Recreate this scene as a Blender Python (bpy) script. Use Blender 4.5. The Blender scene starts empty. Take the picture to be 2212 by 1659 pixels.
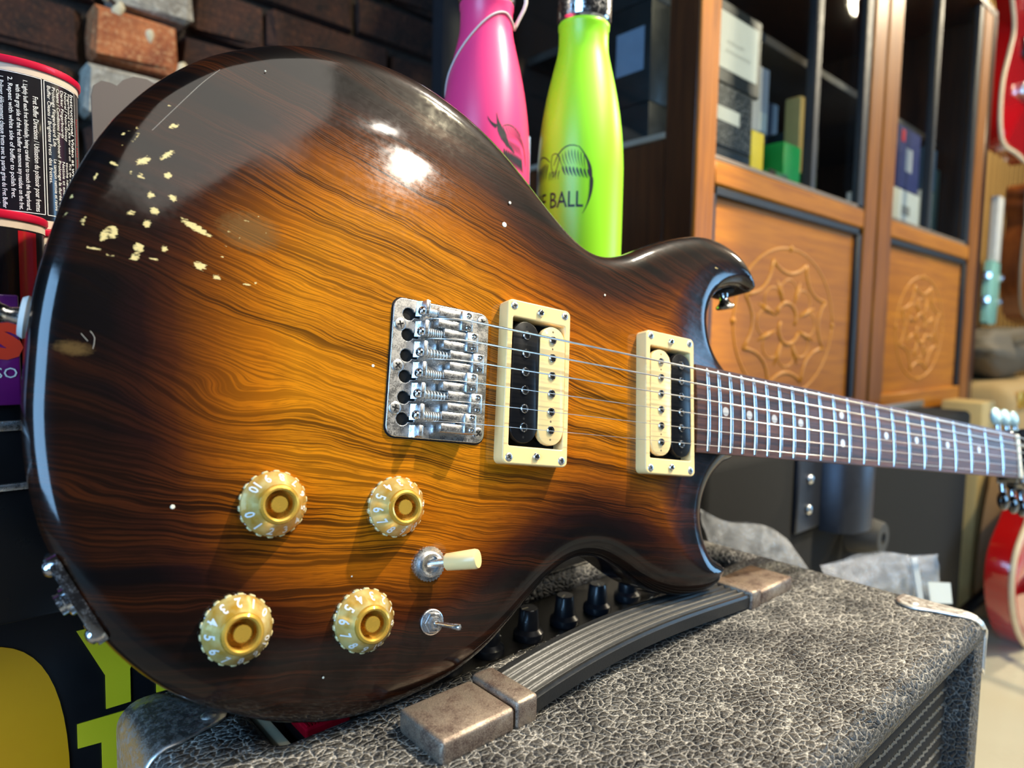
import bpy, bmesh, math, random
import numpy as np
from mathutils import Matrix, Vector
from mathutils.geometry import delaunay_2d_cdt

scene = bpy.context.scene
COL = scene.collection
ZO = 0.60                       # camera height above the shop floor

# ---------------------------------------------------------------- camera
F = 1450.0                      # focal length in pixels of the 2212 x 1659 frame
MC = np.array([[0.7464986, -0.0349053, 0.6644708],
               [-0.6650881, -0.0690691, 0.7435639],
               [0.0199400, -0.9970010, -0.0747751]])   # camera (x right, y down, z ahead) -> room
cam_data = bpy.data.cameras.new('camera')
cam = bpy.data.objects.new('camera', cam_data)
COL.objects.link(cam)
cam_data.sensor_width = 36.0
cam_data.lens = 36.0 * F / 2212.0
cam_data.clip_start = 0.01
rot = Matrix([[MC[i][0], -MC[i][1], -MC[i][2]] for i in range(3)])
cam.matrix_world = Matrix.Translation((0, 0, ZO)) @ rot.to_4x4()
cam_data.dof.use_dof = True
cam_data.dof.focus_distance = 0.335
cam_data.dof.aperture_fstop = 7.0
scene.camera = cam

# ---------------------------------------------------------------- world, lamps, exposure
world = bpy.data.worlds.new('world')
scene.world = world
world.use_nodes = True
world.node_tree.nodes['Background'].inputs[0].default_value = (0.75, 0.80, 0.92, 1)
world.node_tree.nodes['Background'].inputs[1].default_value = 0.022


def lamp(name, kind, loc, target, energy, color, **kw):
    d = bpy.data.lights.new(name, kind)
    d.energy = energy
    d.color = color
    for k, v in kw.items():
        setattr(d, k, v)
    o = bpy.data.objects.new(name, d)
    COL.objects.link(o)
    o.location = (loc[0], loc[1], loc[2] + ZO)
    v = Vector(target) - Vector(loc)
    o.rotation_euler = v.to_track_quat('-Z', 'Y').to_euler()
    return o


# ceiling spotlight over the right shoulder: throws the knob shadows down and to the left
lamp('ceiling_spot_key', 'SPOT', (1.07, -0.27, 1.46), (0.24, 0.24, 0.0), 215, (1.0, 0.90, 0.74),
     spot_size=math.radians(50), spot_blend=0.25, shadow_soft_size=0.025)
# two ceiling spots behind the camera: the hot spots mirrored in the lacquer
lamp('ceiling_spot_front', 'SPOT', (1.09, -2.00, 1.72), (0.25, 0.25, 0.0), 42, (1.0, 0.94, 0.82),
     spot_size=math.radians(38), spot_blend=0.4, shadow_soft_size=0.035)
lamp('ceiling_spot_rear', 'SPOT', (1.09, -1.90, 2.18), (0.25, 0.25, 0.0), 22, (1.0, 0.94, 0.82),
     spot_size=math.radians(38), spot_blend=0.4, shadow_soft_size=0.03)
# daylight from the shop windows, left and right of the camera
lamp('daylight_window_left', 'AREA', (-2.2, -0.6, 0.55), (0.1, 0.25, 0.0), 85, (0.30, 0.60, 1.0),
     shape='RECTANGLE', size=1.3, size_y=1.7)
lamp('daylight_window_right', 'AREA', (2.95, -1.22, 0.22), (0.4, 0.25, 0.0), 23, (0.30, 0.62, 1.0),
     shape='RECTANGLE', size=1.0, size_y=0.95)
# soft ceiling panel of the shop
lamp('ceiling_panel', 'AREA', (0.05, -1.35, 1.75), (0.05, -1.3499, 0.0), 13, (1.0, 0.93, 0.82),
     shape='RECTANGLE', size=1.1, size_y=1.55)
# track lamps over the display cabinet and the guitars on the far wall
lamp('track_lamp_cabinet', 'SPOT', (1.2, -0.9, 1.7), (1.35, 0.5, 0.1), 150, (1.0, 0.88, 0.58),
     spot_size=math.radians(75), spot_blend=0.6, shadow_soft_size=0.05)
lamp('track_lamp_wall', 'POINT', (3.4, -0.3, 1.6), (3, 1, 0), 150, (1.0, 0.86, 0.62), shadow_soft_size=0.1)
lamp('sun_patch_spot', 'SPOT', (0.75, -0.2, 1.55), (0.24, 1.04, 0.40), 90, (1.0, 0.93, 0.80),
     spot_size=math.radians(13), spot_blend=0.35, shadow_soft_size=0.008)  # spot added to stand in for the sun patches on the bricks

vs = scene.view_settings
vs.view_transform = 'Standard'
vs.look = 'None'
vs.exposure = 0.0
vs.gamma = 1.0
vs.use_curve_mapping = False


# ================================================================= helpers
def S(r, g, b):
    def f(c):
        c /= 255.0
        return c / 12.92 if c <= 0.04045 else ((c + 0.055) / 1.055) ** 2.4
    return (f(r), f(g), f(b), 1.0)


def ray(px, py):
    return MC @ np.array([(px - 1106) / F, (py - 829.5) / F, 1.0])


def onY(px, py, Y):
    d = ray(px, py)
    return d * Y / d[1]


def onZ(px, py, Z):
    d = ray(px, py)
    return d * Z / d[2]


def atD(px, py, D):
    return ray(px, py) * D


class NT:
    """small node builder"""
    def __init__(self, name):
        self.m = bpy.data.materials.new(name)
        self.m.use_nodes = True
        self.t = self.m.node_tree
        self.b = self.t.nodes['Principled BSDF']
        self._tc = None

    def n(self, kind, **kw):
        x = self.t.nodes.new(kind)
        for k, v in kw.items():
            setattr(x, k, v)
        return x

    def link(self, a, b):
        self.t.links.new(a, b)

    def put(self, sock, v):
        if hasattr(v, 'is_output'):
            self.link(v, sock)
        else:
            sock.default_value = v

    def obj(self):
        if not self._tc:
            self._tc = self.n('ShaderNodeTexCoord')
        return self._tc.outputs['Object']

    def gen(self):
        if not self._tc:
            self._tc = self.n('ShaderNodeTexCoord')
        return self._tc.outputs['Generated']

    def M(self, op, a, b=0.0, c=None):
        x = self.n('ShaderNodeMath', operation=op)
        self.put(x.inputs[0], a)
        self.put(x.inputs[1], b)
        if c is not None:
            self.put(x.inputs[2], c)
        return x.outputs[0]

    def sep(self, v):
        x = self.n('ShaderNodeSeparateXYZ')
        self.link(v, x.inputs[0])
        return x.outputs

    def comb(self, x, y, z):
        c = self.n('ShaderNodeCombineXYZ')
        for i, v in enumerate((x, y, z)):
            self.put(c.inputs[i], v)
        return c.outputs[0]

    def scale(self, v, s):
        x = self.n('ShaderNodeVectorMath', operation='MULTIPLY')
        self.link(v, x.inputs[0])
        x.inputs[1].default_value = s
        return x.outputs[0]

    def noise(self, vec, scale=1.0, detail=3.0, rough=0.5, dist=0.0, color=False):
        x = self.n('ShaderNodeTexNoise')
        self.link(vec, x.inputs['Vector'])
        x.inputs['Scale'].default_value = scale
        x.inputs['Detail'].default_value = detail
        x.inputs['Roughness'].default_value = rough
        x.inputs['Distortion'].default_value = dist
        return x.outputs['Color' if color else 'Fac']

    def voro(self, vec, scale=1.0, feature='F1', out='Distance', rnd=1.0):
        x = self.n('ShaderNodeTexVoronoi', feature=feature)
        self.link(vec, x.inputs['Vector'])
        x.inputs['Scale'].default_value = scale
        x.inputs['Randomness'].default_value = rnd
        return x.outputs[out]

    def ramp(self, fac, stops, interp='LINEAR'):
        x = self.n('ShaderNodeValToRGB')
        x.color_ramp.interpolation = interp
        e = x.color_ramp.elements
        while len(e) < len(stops):
            e.new(0.5)
        for i, (p, c) in enumerate(stops):
            e[i].position = p
            e[i].color = c if len(c) == 4 else (*c, 1)
        self.put(x.inputs[0], fac)
        return x.outputs[0]

    def fr(self, fac, a, b, lo=0.0, hi=1.0):
        x = self.n('ShaderNodeMapRange')
        x.clamp = True
        self.put(x.inputs['Value'], fac)
        x.inputs['From Min'].default_value = a
        x.inputs['From Max'].default_value = b
        x.inputs['To Min'].default_value = lo
        x.inputs['To Max'].default_value = hi
        return x.outputs[0]

    def mix(self, fac, a, b, mode='MIX'):
        x = self.n('ShaderNodeMix', data_type='RGBA', blend_type=mode)
        self.put(x.inputs[0], fac)
        self.put(x.inputs[6], a)
        self.put(x.inputs[7], b)
        return x.outputs[2]

    def attr(self, name):
        x = self.n('ShaderNodeAttribute')
        x.attribute_name = name
        return x.outputs

    def bump(self, h, strength=0.3, dist=0.001):
        x = self.n('ShaderNodeBump')
        x.inputs['Strength'].default_value = strength
        x.inputs['Distance'].default_value = dist
        self.link(h, x.inputs['Height'])
        self.link(x.outputs[0], self.b.inputs['Normal'])

    def set(self, **kw):
        names = dict(color='Base Color', rough='Roughness', metal='Metallic', coat='Coat Weight',
                     coatr='Coat Roughness', trans='Transmission Weight', ior='IOR', spec='Specular IOR Level',
                     alpha='Alpha', sss='Subsurface Weight', sheen='Sheen Weight')
        for k, v in kw.items():
            self.put(self.b.inputs[names[k]], v)
        return self


def plain(name, color, rough=0.5, metal=0.0, var=0.12, scale=60.0, bump=0.0, bscale=400.0, **kw):
    """colour with a little noise variation: procedural for every simple surface"""
    t = NT(name)
    nz = t.noise(t.obj(), scale, 4, 0.6)
    dark = tuple(c * (1 - var) for c in color[:3]) + (1,)
    lite = tuple(min(1, c * (1 + var)) for c in color[:3]) + (1,)
    t.set(color=t.mix(nz, dark, lite), rough=t.fr(nz, 0.3, 0.7, max(0.0, rough - 0.05), rough + 0.05), metal=metal, **kw)
    if bump:
        t.bump(t.noise(t.obj(), bscale, 3), bump, 0.001)
    return t.m


def link(o, parent=None):
    COL.objects.link(o)
    if parent is not None:
        o.parent = parent
    return o


def mesh_obj(name, verts, faces, mat, parent=None, smooth=False, angle=None):
    me = bpy.data.meshes.new(name)
    me.from_pydata([tuple(map(float, v)) for v in verts], [], [tuple(map(int, f)) for f in faces])
    return fin(name, me, mat, parent, smooth, angle)


def fin(name, me, mat, parent=None, smooth=False, angle=None):
    if mat is not None:
        me.materials.clear()
        me.materials.append(mat)
    if smooth or angle:
        me.polygons.foreach_set('use_smooth', [True] * len(me.polygons))
    if angle:
        me.set_sharp_from_angle(angle=math.radians(angle))
    me.update()
    return link(bpy.data.objects.new(name, me), parent)


def bm_obj(name, bm, mat, parent=None, smooth=False, angle=None):
    bmesh.ops.recalc_face_normals(bm, faces=bm.faces)
    me = bpy.data.meshes.new(name)
    bm.to_mesh(me)
    bm.free()
    return fin(name, me, mat, parent, smooth, angle)


def A(bm, new, mtx):
    bmesh.ops.transform(bm, matrix=mtx, verts=new)


def add_box(bm, lo, hi, bevel=0.0, seg=2, mtx=None):
    b2 = bmesh.new()
    r = bmesh.ops.create_cube(b2, size=1.0)
    lo, hi = Vector(lo), Vector(hi)
    for v in b2.verts:
        v.co = Vector([(lo[i] + hi[i]) / 2 + v.co[i] * (hi[i] - lo[i]) for i in range(3)])
    if bevel:
        bmesh.ops.bevel(b2, geom=list(b2.edges), offset=bevel, segments=seg, affect='EDGES', profile=0.5)
    join(bm, b2, mtx)


def join(bm, b2, mtx=None):
    if mtx is not None:
        b2.transform(mtx)
    me = bpy.data.meshes.new('tmp')
    b2.to_mesh(me)
    b2.free()
    bm.from_mesh(me)
    bpy.data.meshes.remove(me)


def add_lathe(bm, prof, n=24, mtx=None, cap=True):
    """profile of (radius, height) turned about local z"""
    b2 = bmesh.new()
    rings = []
    for r, z in prof:
        if r < 1e-7:
            rings.append([b2.verts.new((0, 0, z))])
        else:
            rings.append([b2.verts.new((r * math.cos(2 * math.pi * k / n), r * math.sin(2 * math.pi * k / n), z)) for k in range(n)])
    for a, b in zip(rings, rings[1:]):
        for k in range(n):
            k2 = (k + 1) % n
            if len(a) == 1 and len(b) == 1:
                continue
            if len(a) == 1:
                b2.faces.new((a[0], b[k], b[k2]))
            elif len(b) == 1:
                b2.faces.new((a[k], a[k2], b[0]))
            else:
                b2.faces.new((a[k], a[k2], b[k2], b[k]))
    if cap:
        for r_ in (rings[0], rings[-1]):
            if len(r_) > 2:
                try:
                    b2.faces.new(r_)
                except ValueError:
                    pass
    join(bm, b2, mtx)


def frame_to(p, d):
    """matrix placing local z along d at p"""
    q = Vector(d).to_track_quat('Z', 'Y')
    return Matrix.Translation(p) @ q.to_matrix().to_4x4()


def add_tube(bm, pts, rad, n=8, cap=True):
    b2 = bmesh.new()
    pts = [Vector(q) for q in pts]
    rings = []
    nrm = None
    for i, q in enumerate(pts):
        d = (pts[min(i + 1, len(pts) - 1)] - pts[max(i - 1, 0)]).normalized()
        if nrm is None:
            nrm = d.orthogonal().normalized()
        nrm = (nrm - d * nrm.dot(d)).normalized()
        bi = d.cross(nrm)
        r = rad[i] if isinstance(rad, (list, tuple)) else rad
        rings.append([b2.verts.new(q + (nrm * math.cos(2 * math.pi * k / n) + bi * math.sin(2 * math.pi * k / n)) * r) for k in range(n)])
    for a, b in zip(rings, rings[1:]):
        for k in range(n):
            k2 = (k + 1) % n
            b2.faces.new((a[k], a[k2], b[k2], b[k]))
    if cap:
        b2.faces.new(rings[0][::-1])
        b2.faces.new(rings[-1])
    join(bm, b2)


def add_prism(bm, poly, z0, z1, mtx=None, bevel=0.0, seg=2):
    """polygon in local xy, extruded z0..z1"""
    b2 = bmesh.new()
    lo = [b2.verts.new((x, y, z0)) for x, y in poly]
    hi = [b2.verts.new((x, y, z1)) for x, y in poly]
    n = len(poly)
    b2.faces.new(lo[::-1])
    top = b2.faces.new(hi)
    for k in range(n):
        b2.faces.new((lo[k], lo[(k + 1) % n], hi[(k + 1) % n], hi[k]))
    if bevel:
        bmesh.ops.bevel(b2, geom=list(top.edges), offset=bevel, segments=seg, affect='EDGES', profile=0.5)
    join(bm, b2, mtx)


def rrect(x0, y0, x1, y1, r, n=5):
    pts = []
    for cx, cy, a0 in ((x1 - r, y1 - r, 0), (x0 + r, y1 - r, 90), (x0 + r, y0 + r, 180), (x1 - r, y0 + r, 270)):
        for k in range(n + 1):
            a = math.radians(a0 + 90 * k / n)
            pts.append((cx + r * math.cos(a), cy + r * math.sin(a)))
    return pts


def circle(cx, cy, r, n=20):
    return [(cx + r * math.cos(2 * math.pi * k / n), cy + r * math.sin(2 * math.pi * k / n)) for k in range(n)]


def plate_mesh(outer, holes, z0, z1, bevel=0.0):
    """flat plate with real holes (filled 2D curve)"""
    cu = bpy.data.curves.new('tmp', 'CURVE')
    cu.dimensions = '2D'
    cu.fill_mode = 'BOTH'
    cu.extrude = max(1e-6, (z1 - z0) / 2 - bevel)
    cu.bevel_depth = bevel
    cu.offset = -bevel
    cu.bevel_resolution = 2
    for poly in [outer] + holes:
        sp = cu.splines.new('POLY')
        sp.points.add(len(poly) - 1)
        for q, (x, y) in zip(sp.points, poly):
            q.co = (x, y, 0, 1)
        sp.use_cyclic_u = True
    o = bpy.data.objects.new('tmp', cu)
    me = bpy.data.meshes.new_from_object(o)
    bpy.data.objects.remove(o)
    bpy.data.curves.remove(cu)
    me.transform(Matrix.Translation((0, 0, (z0 + z1) / 2)))
    return me


def text_geo(s, size=1.0, align='LEFT', bold=0.0, sx=1.0):
    cu = bpy.data.curves.new('tmp', 'FONT')
    cu.body = s
    cu.size = size
    cu.align_x = align
    cu.resolution_u = 2
    cu.offset = bold
    cu.fill_mode = 'FRONT'
    o = bpy.data.objects.new('tmp', cu)
    me = bpy.data.meshes.new_from_object(o)
    bpy.data.objects.remove(o)
    bpy.data.curves.remove(cu)
    V = np.array([v.co[:] for v in me.vertices], float).reshape(-1, 3)
    Fc = [tuple(q.vertices) for q in me.polygons]
    bpy.data.meshes.remove(me)
    if len(V):
        V[:, 0] *= sx
    return V, Fc


def gather(parts, mapf):
    """join 2D pieces (V, F, dx, dy) through a mapping (x, y) -> point"""
    vs_, fs_ = [], []
    for V, Fc, dx, dy in parts:
        o = len(vs_)
        vs_ += [mapf(x + dx, y + dy) for x, y, _ in V]
        fs_ += [tuple(i + o for i in f) for f in Fc]
    return vs_, fs_


def poly2(pts):
    V = np.array([(x, y, 0) for x, y in pts], float)
    return V, [tuple(range(len(pts)))]


def stroke2(pts, w):
    """thin ribbon along a 2D polyline; w a width or list of widths"""
    pts = [np.array(q, float) for q in pts]
    V, Fc = [], []
    n = len(pts)
    for i, q in enumerate(pts):
        d = pts[min(i + 1, n - 1)] - pts[max(i - 1, 0)]
        d /= np.linalg.norm(d) + 1e-12
        ww = w[i] if isinstance(w, (list, tuple)) else w
        nn = np.array([-d[1], d[0]]) * ww / 2
        V += [(*(q + nn), 0), (*(q - nn), 0)]
    for i in range(n - 1):
        Fc.append((2 * i, 2 * i + 1, 2 * i + 3, 2 * i + 2))
    return np.array(V), Fc


def bez(p0, p1, p2, n=8):
    p0, p1, p2 = map(np.array, (p0, p1, p2))
    return [tuple((1 - s) ** 2 * p0 + 2 * s * (1 - s) * p1 + s * s * p2) for s in np.linspace(0, 1, n)]


def thing(name, label, cat, loc=(0, 0, 0), group=None, rotz=0.0):
    o = bpy.data.objects.new(name, None)
    COL.objects.link(o)
    o.empty_display_size = 0.02
    o.location = loc
    o.rotation_euler = (0, 0, rotz)
    return tag(o, label, cat, group)


def tag(o, label=None, cat=None, group=None, kind=None):
    if label:
        o['label'] = label
    if cat:
        o['category'] = cat
    if group:
        o['group'] = group
    if kind:
        o['kind'] = kind
    return o


def box_obj(name, lo, hi, mat, parent=None, bevel=0.0, seg=2):
    bm = bmesh.new()
    add_box(bm, lo, hi, bevel, seg)
    return bm_obj(name, bm, mat, parent, angle=40 if bevel else None)


def spline(pts, step, closed=True):
    """Catmull-Rom through pts, resampled"""
    P = [np.array(q, float) for q in pts]
    n = len(P)
    out = []
    rng = range(n) if closed else range(n - 1)
    for i in rng:
        if closed:
            a, b, c, d = P[(i - 1) % n], P[i], P[(i + 1) % n], P[(i + 2) % n]
        else:
            a, b, c, d = P[max(i - 1, 0)], P[i], P[i + 1], P[min(i + 2, n - 1)]
        m = max(2, int(np.linalg.norm(c - b) / step))
        for k in range(m):
            s = k / m
            out.append(0.5 * ((2 * b) + (c - a) * s + (2 * a - 5 * b + 4 * c - d) * s * s + (3 * b - a - 3 * c + d) * s ** 3))
    if not closed:
        out.append(P[-1])
    return np.array(out)


# ================================================================= materials
def wood_mat(name, base, dark, sx=6.0, sy=160.0, axis=0, rough=0.35, coat=0.3):
    t = NT(name)
    x, y, z = t.sep(t.obj())
    along = (x, y, z)[axis]
    o1, o2 = [q for i, q in enumerate((x, y, z)) if i != axis]
    nz = t.noise(t.comb(t.M('MULTIPLY', along, sx), t.M('MULTIPLY', o1, sy), t.M('MULTIPLY', o2, sy)), 1.0, 5, 0.65, 0.6)
    big = t.noise(t.obj(), 7.0, 2)
    c = t.mix(t.fr(nz, 0.3, 0.7), dark, base)
    c = t.mix(t.fr(big, 0.3, 0.7, 0, 0.35), c, dark)
    t.set(color=c, rough=rough, coat=coat, coatr=0.25, spec=0.25)
    t.bump(nz, 0.08, 0.0005)
    return t.m


def chrome_mat(name, col=(0.75, 0.76, 0.78, 1), dirt=0.35, rough=0.18):
    t = NT(name)
    nz = t.noise(t.obj(), 260.0, 5, 0.7)
    sp = t.noise(t.obj(), 1400.0, 3, 0.6)
    k = t.fr(t.M('ADD', t.M('MULTIPLY', nz, 0.6), t.M('MULTIPLY', sp, 0.4)), 0.45, 0.62)
    c = t.mix(t.M('MULTIPLY', k, dirt), col, (0.22, 0.20, 0.17, 1))
    t.set(color=c, metal=1.0, rough=t.fr(k, 0, 1, rough, rough + 0.28))
    return t.m


M_chrome = chrome_mat('worn_chrome', (0.80, 0.80, 0.80, 1), dirt=0.5, rough=0.27)
M_chrome_clean = chrome_mat('bright_chrome', dirt=0.15, rough=0.08)
M_steel = plain('nickel_string', (0.86, 0.85, 0.82, 1), 0.34, 1.0)
M_fret = plain('fret_nickel', (0.80, 0.80, 0.80, 1), 0.22, 1.0, 0.05)
M_cream = plain('cream_plastic', S(255, 217, 150), 0.32, 0, 0.03, 40, coat=0.2)
M_bone = plain('bone_white', S(232, 228, 206), 0.4, 0, 0.04)
M_black_plastic = plain('black_plastic', (0.007, 0.007, 0.008, 1), 0.3, 0, 0.2, spec=0.25)
M_black_gloss = plain('black_gloss', (0.006, 0.006, 0.007, 1), 0.15, 0, 0.2)
M_void = plain('cavity_black', (0.003, 0.003, 0.003, 1), 0.9, 0, 0.1)
M_rubber = plain('black_rubber', (0.013, 0.013, 0.013, 1), 0.42, 0, 0.25, 300, 0.1, 900)
M_white_ink = plain('white_ink', S(236, 236, 232), 0.5, 0, 0.02)
M_pearl = plain('pearl_dot', S(205, 200, 195), 0.25, 0, 0.1, 200, coat=0.4)
M_gold = plain('gold_paint', S(226, 178, 70), 0.28, 0.55, 0.08, 120, coat=0.6)


def knob_mat():
    t = NT('amber_acrylic')
    nz = t.noise(t.obj(), 160.0, 3)
    c = t.mix(t.fr(nz, 0.3, 0.7), S(214, 164, 58), S(248, 226, 148))
    t.set(color=c, rough=0.24, metal=0.45, coat=1.0, coatr=0.04)
    return t.m


M_knob = knob_mat()
M_knob_rim = plain('clear_acrylic_lug', S(240, 226, 170), 0.12, 0, 0.08, 200, coat=1.0, trans=0.25)


def body_mat():
    """lacquered open-grain wood with a tobacco burst that follows the outline"""
    t = NT('sunburst_wood')
    x, y, z = t.sep(t.obj())
    warp = t.noise(t.comb(t.M('MULTIPLY', x, 9.0), t.M('MULTIPLY', y, 14.0), 0.0), 1.0, 3, 0.5)
    warp2 = t.noise(t.comb(t.M('MULTIPLY', x, 34.0), t.M('MULTIPLY', y, 60.0), 3.0), 1.0, 2, 0.5)
    k = t.fr(y, -0.085, 0.02, 0.05, 0.235)
    v = t.M('ADD', y, t.M('MULTIPLY', x, k))
    v = t.M('ADD', v, t.M('MULTIPLY', t.M('SUBTRACT', warp, 0.5), 0.018))
    v = t.M('ADD', v, t.M('MULTIPLY', t.M('SUBTRACT', warp2, 0.5), 0.004))
    # swirl of the figure around the knot left of the bridge
    dx = t.M('ADD', x, 0.105)
    dy = t.M('ADD', y, 0.030)
    r2 = t.M('ADD', t.M('MULTIPLY', dx, dx), t.M('MULTIPLY', t.M('MULTIPLY', dy, dy), 3.0))
    kn = t.M('POWER', 2.718, t.M('MULTIPLY', r2, -1600.0))
    v = t.M('ADD', v, t.M('MULTIPLY', kn, 0.010))
    bands = t.noise(t.comb(t.M('MULTIPLY', x, 3.0), t.M('MULTIPLY', v, 75.0), 0.0), 1.0, 3, 0.55)
    lines = t.noise(t.comb(t.M('MULTIPLY', x, 6.0), t.M('MULTIPLY', v, 760.0), 0.0), 1.0, 2, 0.5)
    lines2 = t.noise(t.comb(t.M('MULTIPLY', x, 16.0), t.M('MULTIPLY', v, 1500.0), 7.0), 1.0, 2, 0.5)
    pores = t.noise(t.comb(t.M('MULTIPLY', x, 90.0), t.M('MULTIPLY', v, 2800.0), 2.0), 1.0, 2, 0.5)
    g1 = t.fr(lines, 0.53, 0.58)
    g2 = t.fr(lines2, 0.51, 0.57)
    g3 = t.fr(pores, 0.53, 0.62)
    dens = t.fr(bands, 0.34, 0.62, 0.38, 1.0)
    grain = t.M('MAXIMUM', t.M('MULTIPLY', g1, 0.95), t.M('MULTIPLY', g2, 0.85))
    grain = t.M('MAXIMUM', t.M('MULTIPLY', grain, dens), t.M('MULTIPLY', g3, 0.5))
    edge = t.attr('edge')['Fac']
    d = t.M('MULTIPLY', edge, t.fr(x, -0.12, 0.06, 0.95, 1.42))
    d = t.M('ADD', d, t.M('MULTIPLY', t.M('SUBTRACT', warp, 0.5), 22.0))
    d = t.M('ADD', d, t.M('MULTIPLY', t.M('SUBTRACT', bands, 0.5), 16.0))
    u = t.M('DIVIDE', d, 100.0)
    wood = t.ramp(u, [(0.0, S(6, 4, 5)), (0.22, S(12, 7, 8)), (0.34, S(34, 14, 12)), (0.45, S(72, 32, 12)),
                      (0.60, S(136, 70, 9)), (0.82, S(192, 108, 10)), (1.0, S(212, 128, 15))])
    wood = t.mix(t.fr(bands, 0.42, 0.68, 0.0, 0.75), wood, t.mix(0.6, wood, S(84, 38, 8)))
    dk = t.mix(0.90, wood, S(12, 6, 3))
    col = t.mix(grain, wood, dk)
    # finish chipped through to the bare blond wood
    chip = t.attr('chip')['Fac']
    cn = t.noise(t.comb(t.M('MULTIPLY', x, 500.0), t.M('MULTIPLY', y, 1500.0), 0.0), 1.0, 3, 0.6)
    cm = t.fr(t.M('SUBTRACT', chip, t.M('MULTIPLY', cn, 1.7)), -0.42, -0.22)
    col = t.mix(cm, col, t.mix(cn, S(214, 178, 96), S(250, 232, 170)))
    wear = t.attr('wear')['Fac']
    wn = t.noise(t.comb(t.M('MULTIPLY', x, 500.0), t.M('MULTIPLY', y, 900.0), 0.0), 1.0, 3, 0.7)
    col = t.mix(t.M('MULTIPLY', t.fr(t.M('SUBTRACT', wear, wn), -0.2, 0.4), 0.55), col, S(120, 92, 52))
    t.set(color=col, rough=0.45, coat=1.0, spec=0.06)
    # fine swirl marks in the lacquer
    sw = t.noise(t.comb(t.M('MULTIPLY', x, 260.0), t.M('MULTIPLY', y, 260.0), 0.0), 1.0, 4, 0.7)
    t.put(t.b.inputs['Coat Roughness'], t.fr(sw, 0.3, 0.7, 0.06, 0.13))
    bp = t.n('ShaderNodeBump')
    bp.inputs['Strength'].default_value = 0.12
    bp.inputs['Distance'].default_value = 0.0003
    t.link(t.M('SUBTRACT', 1.0, grain), bp.inputs['Height'])
    t.link(bp.outputs[0], t.b.inputs['Normal'])
    b2 = t.n('ShaderNodeBump')
    b2.inputs['Strength'].default_value = 0.05
    b2.inputs['Distance'].default_value = 0.0006
    t.link(t.noise(t.obj(), 70.0, 3), b2.inputs['Height'])
    t.link(b2.outputs[0], t.b.inputs['Coat Normal'])
    return t.m


M_body = body_mat()


def rosewood():
    t = NT('rosewood')
    x, y, z = t.sep(t.obj())
    n1 = t.noise(t.comb(t.M('MULTIPLY', x, 10.0), t.M('MULTIPLY', y, 300.0), t.M('MULTIPLY', z, 300.0)), 1.0, 4, 0.6)
    n2 = t.noise(t.comb(t.M('MULTIPLY', x, 70.0), t.M('MULTIPLY', y, 1500.0), t.M('MULTIPLY', z, 900.0)), 1.0, 2)
    c = t.mix(t.fr(n1, 0.35, 0.65), S(44, 24, 17), S(104, 64, 45))
    c = t.mix(t.fr(n2, 0.55, 0.65, 0, 0.6), c, S(24, 12, 9))
    t.set(color=c, rough=0.45)
    t.bump(n2, 0.15, 0.0004)
    return t.m


M_rose = rosewood()
M_neck = wood_mat('neck_mahogany', S(64, 30, 18), S(36, 17, 11), 5, 160, 0, 0.3, 0.6)

# ================================================================= the guitar
GM = [[0.9752233, 0.1732261, -0.1375943], [-0.1669240, 0.1680417, -0.9715443], [-0.1451753, 0.9704405, 0.1927938]]
GT = (0.2018594, 0.2599678, -0.0192211 + ZO)
guitar = thing('electric_guitar', 'tobacco sunburst double-cutaway electric guitar leaning on its side on top of the black amplifier', 'guitar')
guitar.matrix_world = Matrix.Translation(GT) @ Matrix(GM).to_4x4()
mm = 0.001
ZT = -10.0                       # body top (mm); fret tops are z = 0

OUTLINE = [(-173.5, -40.6), (-174.9, -29.9), (-176.4, -9.0), (-176.7, 1.6), (-176.3, 15.3), (-175.1, 27.6), (-173.4, 39.3), (-171.4, 52.2), (-166.9, 68.3), (-162.9, 79.4), (-158.0, 89.7), (-149.0, 104.8), (-139.1, 117.4), (-126.3, 129.9), (-110, 141), (-97.6, 147.4), (-83.1, 152.9), (-66.0, 156.4), (-46.4, 157.8), (-27.6, 156.5), (-11.9, 152.5), (7.0, 145.3), (27.1, 134.1), (45.0, 120.6), (63.2, 106.0), (79.3, 95.2), (91.5, 90.4), (103.5, 89.8), (118.8, 94.3), (138.2, 104.8), (158.6, 114.5), (176.7, 121.0), (188.4, 124.2), (202.1, 125.7), (217.1, 124.2), (231.5, 119.4), (242.0, 111.0), (247.6, 102.4), (248.2, 97.6), (244.2, 95.6), (230.7, 96.4), (217.0, 92.6), (206.2, 86.2), (199.9, 77.9), (196.5, 68.9), (196.1, 60.5), (198.1, 51.0), (203.0, 42.2), (212.0, 33.8), (222, 26), (226, 10), (226, -12), (221.7, -26.1), (209.2, -32.3), (197.2, -42.8), (189.9, -54.8), (187.4, -67.5), (190.0, -80.7), (197.2, -92.1), (207.5, -97.5), (210.5, -101.5), (203.1, -109.8), (188.8, -114.6), (167.4, -115.6), (150.4, -112.7), (134.8, -106.6), (119.6, -98.0), (105.2, -92.0), (91.3, -90.9), (78.0, -94.6), (65.5, -102.6), (53.6, -113.2), (42.2, -124.2), (31.3, -133.4), (20.7, -140.5), (9.5, -146.3), (-4.3, -151.4), (-18.4, -155.4), (-33.8, -158.4), (-48.6, -159.2), (-60, -158.3), (-71.2, -156.4), (-81.5, -153.5), (-92.4, -149.6), (-103.6, -144.9), (-112.6, -140.0), (-122.0, -133.5), (-132.3, -124.5), (-141.0, -114.8), (-148.6, -104.5), (-154.6, -94.5), (-159.2, -86.0), (-163.4, -77.3), (-168.0, -64.2), (-171.3, -51.8)]


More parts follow.
